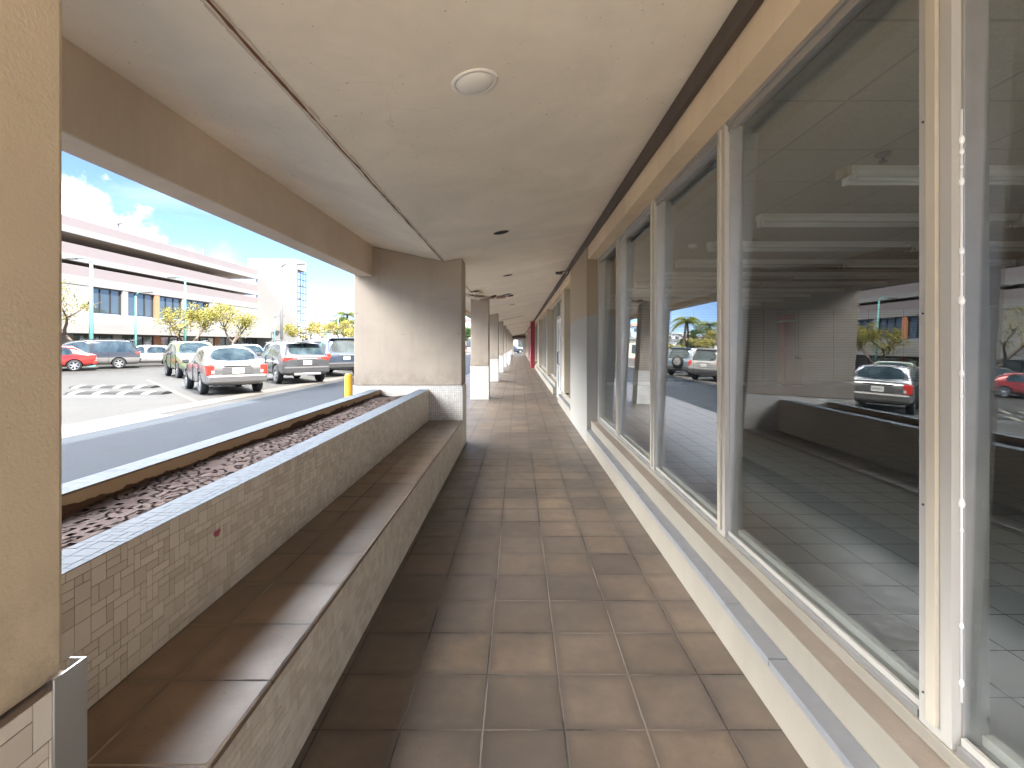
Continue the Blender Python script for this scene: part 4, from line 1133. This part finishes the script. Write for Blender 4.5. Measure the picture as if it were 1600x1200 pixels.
    axf = xf-.86 if kind != 'van' else xf-.95; axr = xr+(.92 if kind == 'sedan' else .86)
    if kind == 'van': axr = xr+1.05
    cut = MB()
    for ax in (axf, axr):
        for s in (-1, 1):
            cut.lathe([(.001, s*(w-.26)), (wr+.055, s*(w-.26)), (wr+.055, s*(w+.1)), (.001, s*(w+.1))], (ax, 0, wr), 'y', 28, 5)
    co_ = cut.build('cutter', [M['well']]*6); weld(co_)
    mb_ = tmp.modifiers.new('b', 'BOOLEAN'); mb_.operation = 'DIFFERENCE'; mb_.object = co_; mb_.solver = 'EXACT'
    bpy.context.view_layer.update()
    dg = bpy.context.evaluated_depsgraph_get()
    full = bpy.data.meshes.new_from_object(tmp.evaluated_get(dg))
    bpy.data.objects.remove(tmp); bpy.data.objects.remove(co_)
    def take(idx, name, mat, both=None, fb=None):
        b2 = bmesh.new(); b2.from_mesh(full)
        bmesh.ops.delete(b2, geom=[f for f in b2.faces if f.material_index not in idx], context='FACES')
        if both is not None: bmesh.ops.delete(b2, geom=[f for f in b2.faces if f.calc_center_median().y*both < 0], context='FACES')
        if fb is not None: bmesh.ops.delete(b2, geom=[f for f in b2.faces if f.calc_center_median().x*fb < 0], context='FACES')
        if not b2.faces: b2.free(); return None
        m2 = bpy.data.meshes.new(name); b2.to_mesh(m2); b2.free()
        m2.materials.clear()
        for p in m2.polygons: p.use_smooth = True; p.material_index = 0
        m2.materials.append(mat)
        ob = bpy.data.objects.new(name, m2); COL.objects.link(ob); ob.parent = root; return ob
    take((0,), 'body', paint)
    if two_tone: take((4,), 'lower_body', two_tone)
    take((1,), 'windscreen', M['car_glass']); take((2,), 'rear_window', M['car_glass'])
    take((3,), 'side_window', M['car_glass'], 1); take((3,), 'side_window', M['car_glass'], -1)
    for sa in (-1, 1):
        for sb in (-1, 1): take((5,), 'wheel_well', M['well'], sa, sb)
    # wheels
    for ax in (axf, axr):
        for s in (-1, 1):
            t = MB(); tw_ = .20; y_ = s*(w-.015)
            t.lathe([(wr*.60, -tw_*s*0), (wr*.92, 0), (wr, -.025*s), (wr, -(tw_-.03)*s), (wr*.93, -tw_*s), (wr*.5, -tw_*s)], (ax, y_, wr), 'y', 28)
            to = t.build('wheel', M['tyre'], root, world=False)
            r_ = MB(); r_.lathe([(wr*.70, .001*s), (wr*.66, .004*s), (wr*.62, -.02*s), (wr*.60, -.06*s)], (ax, y_, wr), 'y', 28, 0)
            r_.lathe([(wr*.62, -.062*s), (.001, -.06*s)], (ax, y_, wr), 'y', 28, 1)
            for k in range(6):
                a = 2*math.pi*k/6+.3; ca, sa = math.cos(a), math.sin(a); hw = .030
                p1_, p2_ = wr*.12, wr*.65
                nx_, nz_ = -sa*hw, ca*hw
                r_.quad((ax+ca*p1_+nx_*1.2, y_-.006*s, wr+sa*p1_+nz_*1.2), (ax+ca*p2_+nx_, y_-.004*s, wr+sa*p2_+nz_), (ax+ca*p2_-nx_, y_-.004*s, wr+sa*p2_-nz_), (ax+ca*p1_-nx_*1.2, y_-.006*s, wr+sa*p1_-nz_*1.2))
            r_.lathe([(wr*.2, -.012*s), (wr*.17, .0), (.001, .003*s)], (ax, y_, wr), 'y', 14, 0)
            r_.build('rim', [M['rim'], M['well']], to, world=False, fix=False)
    def part(name, mat, *bxs, bevel=.0):
        m = MB()
        for q in bxs: m.box(*q)
        return m.build(name, mat, root, bevel=bevel, world=False)
    # lamps and trim
    for s in (-1, 1):
        yo, yi = s*(w*.955), s*(w*(.70 if kind == 'sedan' else .74))
        if kind == 'sedan': zl0, zl1 = .60, .90
        elif kind == 'box': zl0, zl1 = .78, 1.08
        else: zl0, zl1 = .86, 1.02
        if cladding: yi = s*w*.55
        tl = MB(); a, c = min(yo, yi), max(yo, yi)
        tl.v += [(xr+.005, a if s > 0 else c, zl0), (xr+.005, c if s > 0 else a, zl0+.02)] if False else []
        xb_ = xr+.015
        tl.box(xb_, xb_+.26, a, c, zl0, zl1)
        o = tl.build('taillight', M['tail'], root, bevel=.035, world=False)
        if kind == 'sedan':
            q = MB(); q.box(xb_-.004, xb_+.02, min(s*w*.72, s*w*.80), max(s*w*.72, s*w*.80), zl0+.05, zl0+.13); q.build('reverse_lens', M['lens'], o, world=False, bevel=.004)
        hl = MB(); hy0, hy1 = sorted((s*w*.90, s*w*.52)); hzv = .66 if kind == 'sedan' else .80
        hl.box(xf-.30, xf-.045, hy0, hy1, hzv-.07, hzv+.07); hl.build('headlight', M['lens'], root, bevel=.035, world=False)
        mm_ = MB(); my0, my1 = sorted((s*(w+.01), s*(w+.19))); mx = (S[WS][0]+S[WS+1][0])/2-.12
        mm_.box(mx-.06, mx+.06, my0, my1, hb-.01, hb+.13); mm_.build('mirror', M['plastic'] if paint is not M.get('van') else M['plastic'], root, bevel=.03, world=False)
        dh = MB()
        for hx in (-.95, .05):
            d0, d1 = sorted((s*(w*.985), s*(w*1.012))); dh.box(hx, hx+.18, d0, d1, hb-.14, hb-.105)
        dh.build('door_handle', paint if kind != 'box' else M['plastic'], root, bevel=.008, world=False)
        sm = MB()
        for hx in (-1.02, -.10, 1.0):
            d0, d1 = sorted((s*(w*.975), s*(w*1.0025))); sm.box(hx, hx+.012, d0, d1, .36, hb-.02)
        sm.build('door_seam', M['well'], root, world=False)
    lowc = M['plastic'] if (cladding or kind == 'box') else paint
    part('rear_bumper', lowc, (xr-.045, xr+.22, -w*.93, w*.93, .36 if kind == 'sedan' else .40, .60 if kind == 'sedan' else .66), bevel=.05)
    part('front_bumper', lowc, (xf-.22, xf+.03, -w*.88, w*.88, .28, .50), bevel=.05)
    part('grille', M['plastic'], (xf-.10, xf+.012, -w*.45, w*.45, .54 if kind == 'sedan' else .64, .66 if kind == 'sedan' else .84), bevel=.02)
    zp = .72 if kind == 'sedan' else (.86 if kind != 'crossover' else .80)
    if not spare:
        part('plate_recess', M['plastic'] if kind == 'van' else paint, (xr-.006, xr+.06, -.40, .40, zp-.10, zp+.12), bevel=.02)
        part('tailgate_bar', M['plastic'] if kind == 'sedan' else M['rim'], (xr-.022, xr+.05, -.36, .36, zp+.125, zp+.155), bevel=.008)
        if plate:
            o = part('licence_plate', M['plate'], (xr-.018, xr-.007, -.155, .155, zp-.08, zp+.08), bevel=.003)
            q = MB()
            for k in range(6):
                q.box(xr-.0205, xr-.0185, -.115+.04*k, -.092+.04*k, zp-.035, zp+.03)
            q.build('plate_characters', M['plate_band'], o, world=False)
    else:
        sp_ = MB(); sp_.lathe([(.08, -.17), (.34, -.17), (.36, -.13), (.36, .02), (.10, .02)], (xr, 0, .92), 'x', 26); so2 = sp_.build('spare_wheel', M['tyre'], root, world=False)
        sp_ = MB(); sp_.lathe([(.001, -.185), (.20, -.175), (.235, -.17)], (xr, 0, .92), 'x', 26); sp_.build('spare_rim', M['rim'], so2, world=False)
    if kind in ('box', 'crossover', 'van'):
        part('rear_spoiler', paint, (xr+.17, xr+.52, -wt*.86, wt*.86, Hh-.045, Hh+.012), bevel=.02)
        wv = MB(); wv.tube([(xr+.11, .05, 1.10), (xr+.17, -.25, 1.20)], .010, 6); wv.build('rear_wiper', M['plastic'], root, world=False)
        for s in (-1, 1):
            rl = MB(); rl.tube([(xr+.75, s*wt*.86, Hh+.005), (xr+.85, s*wt*.86, Hh+.05), (xf-2.3, s*wt*.86, Hh+.05), (xf-2.2, s*wt*.86, Hh-.01)], .018, 6); rl.build('roof_rail', M['plastic'], root, world=False)
    if cladding:
        part('skid_plate', M['rim'], (xr-.06, xr+.1, -w*.55, w*.55, .33, .42), bevel=.02)
        part('tail_strip', M['tail'], (xr+.012, xr+.05, -w*.5, w*.5, .925, .945), bevel=.004)
    return root
c_red = m_car('red_car_paint', (.34, .016, .012), .1); c_van = m_car('charcoal_van_paint', (.045, .052, .062), .4)
c_sil = m_car('silver_car_paint', (.165, .165, .17), .5); c_grn = m_car('light_green_car_paint', (.115, .155, .065), .1)
c_gry = m_car('grey_car_paint', (.105, .108, .118), .5); c_drk = m_car('dark_blue_car_paint', (.045, .065, .10), .3)
c_wht = m_car('white_car_paint', (.30, .30, .297), .0); c_blu = m_car('slate_blue_car_paint', (.16, .21, .26), .3)
c_low = m_car('silver_lower_paint', (.27, .265, .26), .3)
PH = R(90+43)
def rear_at(xc, yc, L, ph): return (xc+L/2*math.cos(ph), yc+L/2*math.sin(ph))
car('sedan', 4.25, 1.70, 1.44, c_sil, *rear_at(-8.3, 14.45, 4.25, R(132)), R(132), 'silver sedan with red tail lamps, rear facing the walkway')
car('crossover', 4.35, 1.80, 1.60, c_gry, *rear_at(-8.0, 18.5, 4.35, PH), PH, 'grey crossover with slim red tail lamps beside the silver sedan', cladding=True)
car('box', 4.9, 1.96, 1.78, c_drk, *rear_at(-7.95, 22.6, 4.9, PH), PH, 'dark blue large vehicle half hidden by the wide column')
car('box', 4.7, 1.82, 1.76, c_wht, *rear_at(-7.75, 26.6, 4.7, PH), PH, 'white boxy vehicle mirrored beside the spare wheel one')
car('box', 4.6, 1.85, 1.80, c_blu, *rear_at(-7.6, 30.4, 4.6, PH), PH, 'blue boxy vehicle with a spare wheel on its back door', spare=True)
car('crossover', 4.5, 1.82, 1.66, c_wht, *rear_at(-7.5, 34.4, 4.5, PH), PH, 'white crossover parked past the spare wheel one')
car('sedan', 4.5, 1.76, 1.46, c_drk, *rear_at(-7.5, 38.3, 4.5, PH), PH, 'dark sedan glimpsed in the gap beside the wide column')
P2 = R(180+40)
car('sedan', 4.55, 1.78, 1.45, c_red, -26.25, 26.86, P2, 'bright red sedan parked at the far left')
car('van', 5.1, 1.98, 1.75, c_van, -26.27, 29.69, P2, 'charcoal minivan with a silver lower body behind the red sedan', two_tone=c_low)
car('sedan', 4.5, 1.75, 1.45, c_wht, -25.6, 33.3, P2, 'white sedan between the minivan and the green car')
PF = R(-45)
def front_at(xc, yc, L, ph): return (xc-L/2*math.cos(ph), yc-L/2*math.sin(ph))
car('box', 4.1, 1.80, 1.62, c_grn, *front_at(-13.9, 21.6, 4.1, PF), PF, 'light green boxy hatchback facing the camera behind the silver sedan')
car('sedan', 4.5, 1.76, 1.50, c_blu, *front_at(-13.6, 25.6, 4.5, PF), PF, 'slate blue sedan facing the camera above the silver roof')
car('crossover', 4.4, 1.8, 1.62, c_wht, *front_at(-13.4, 29.8, 4.4, PF), PF, 'white crossover facing the camera behind the grey one')
car('sedan', 4.5, 1.76, 1.46, c_drk, -1.2, 80.0, R(10), 'dark car seen through the end opening of the walkway')
car('sedan', 4.5, 1.76, 1.46, c_sil, -11.0, 72.0, R(170), 'silver car far down the lot beyond the columns')
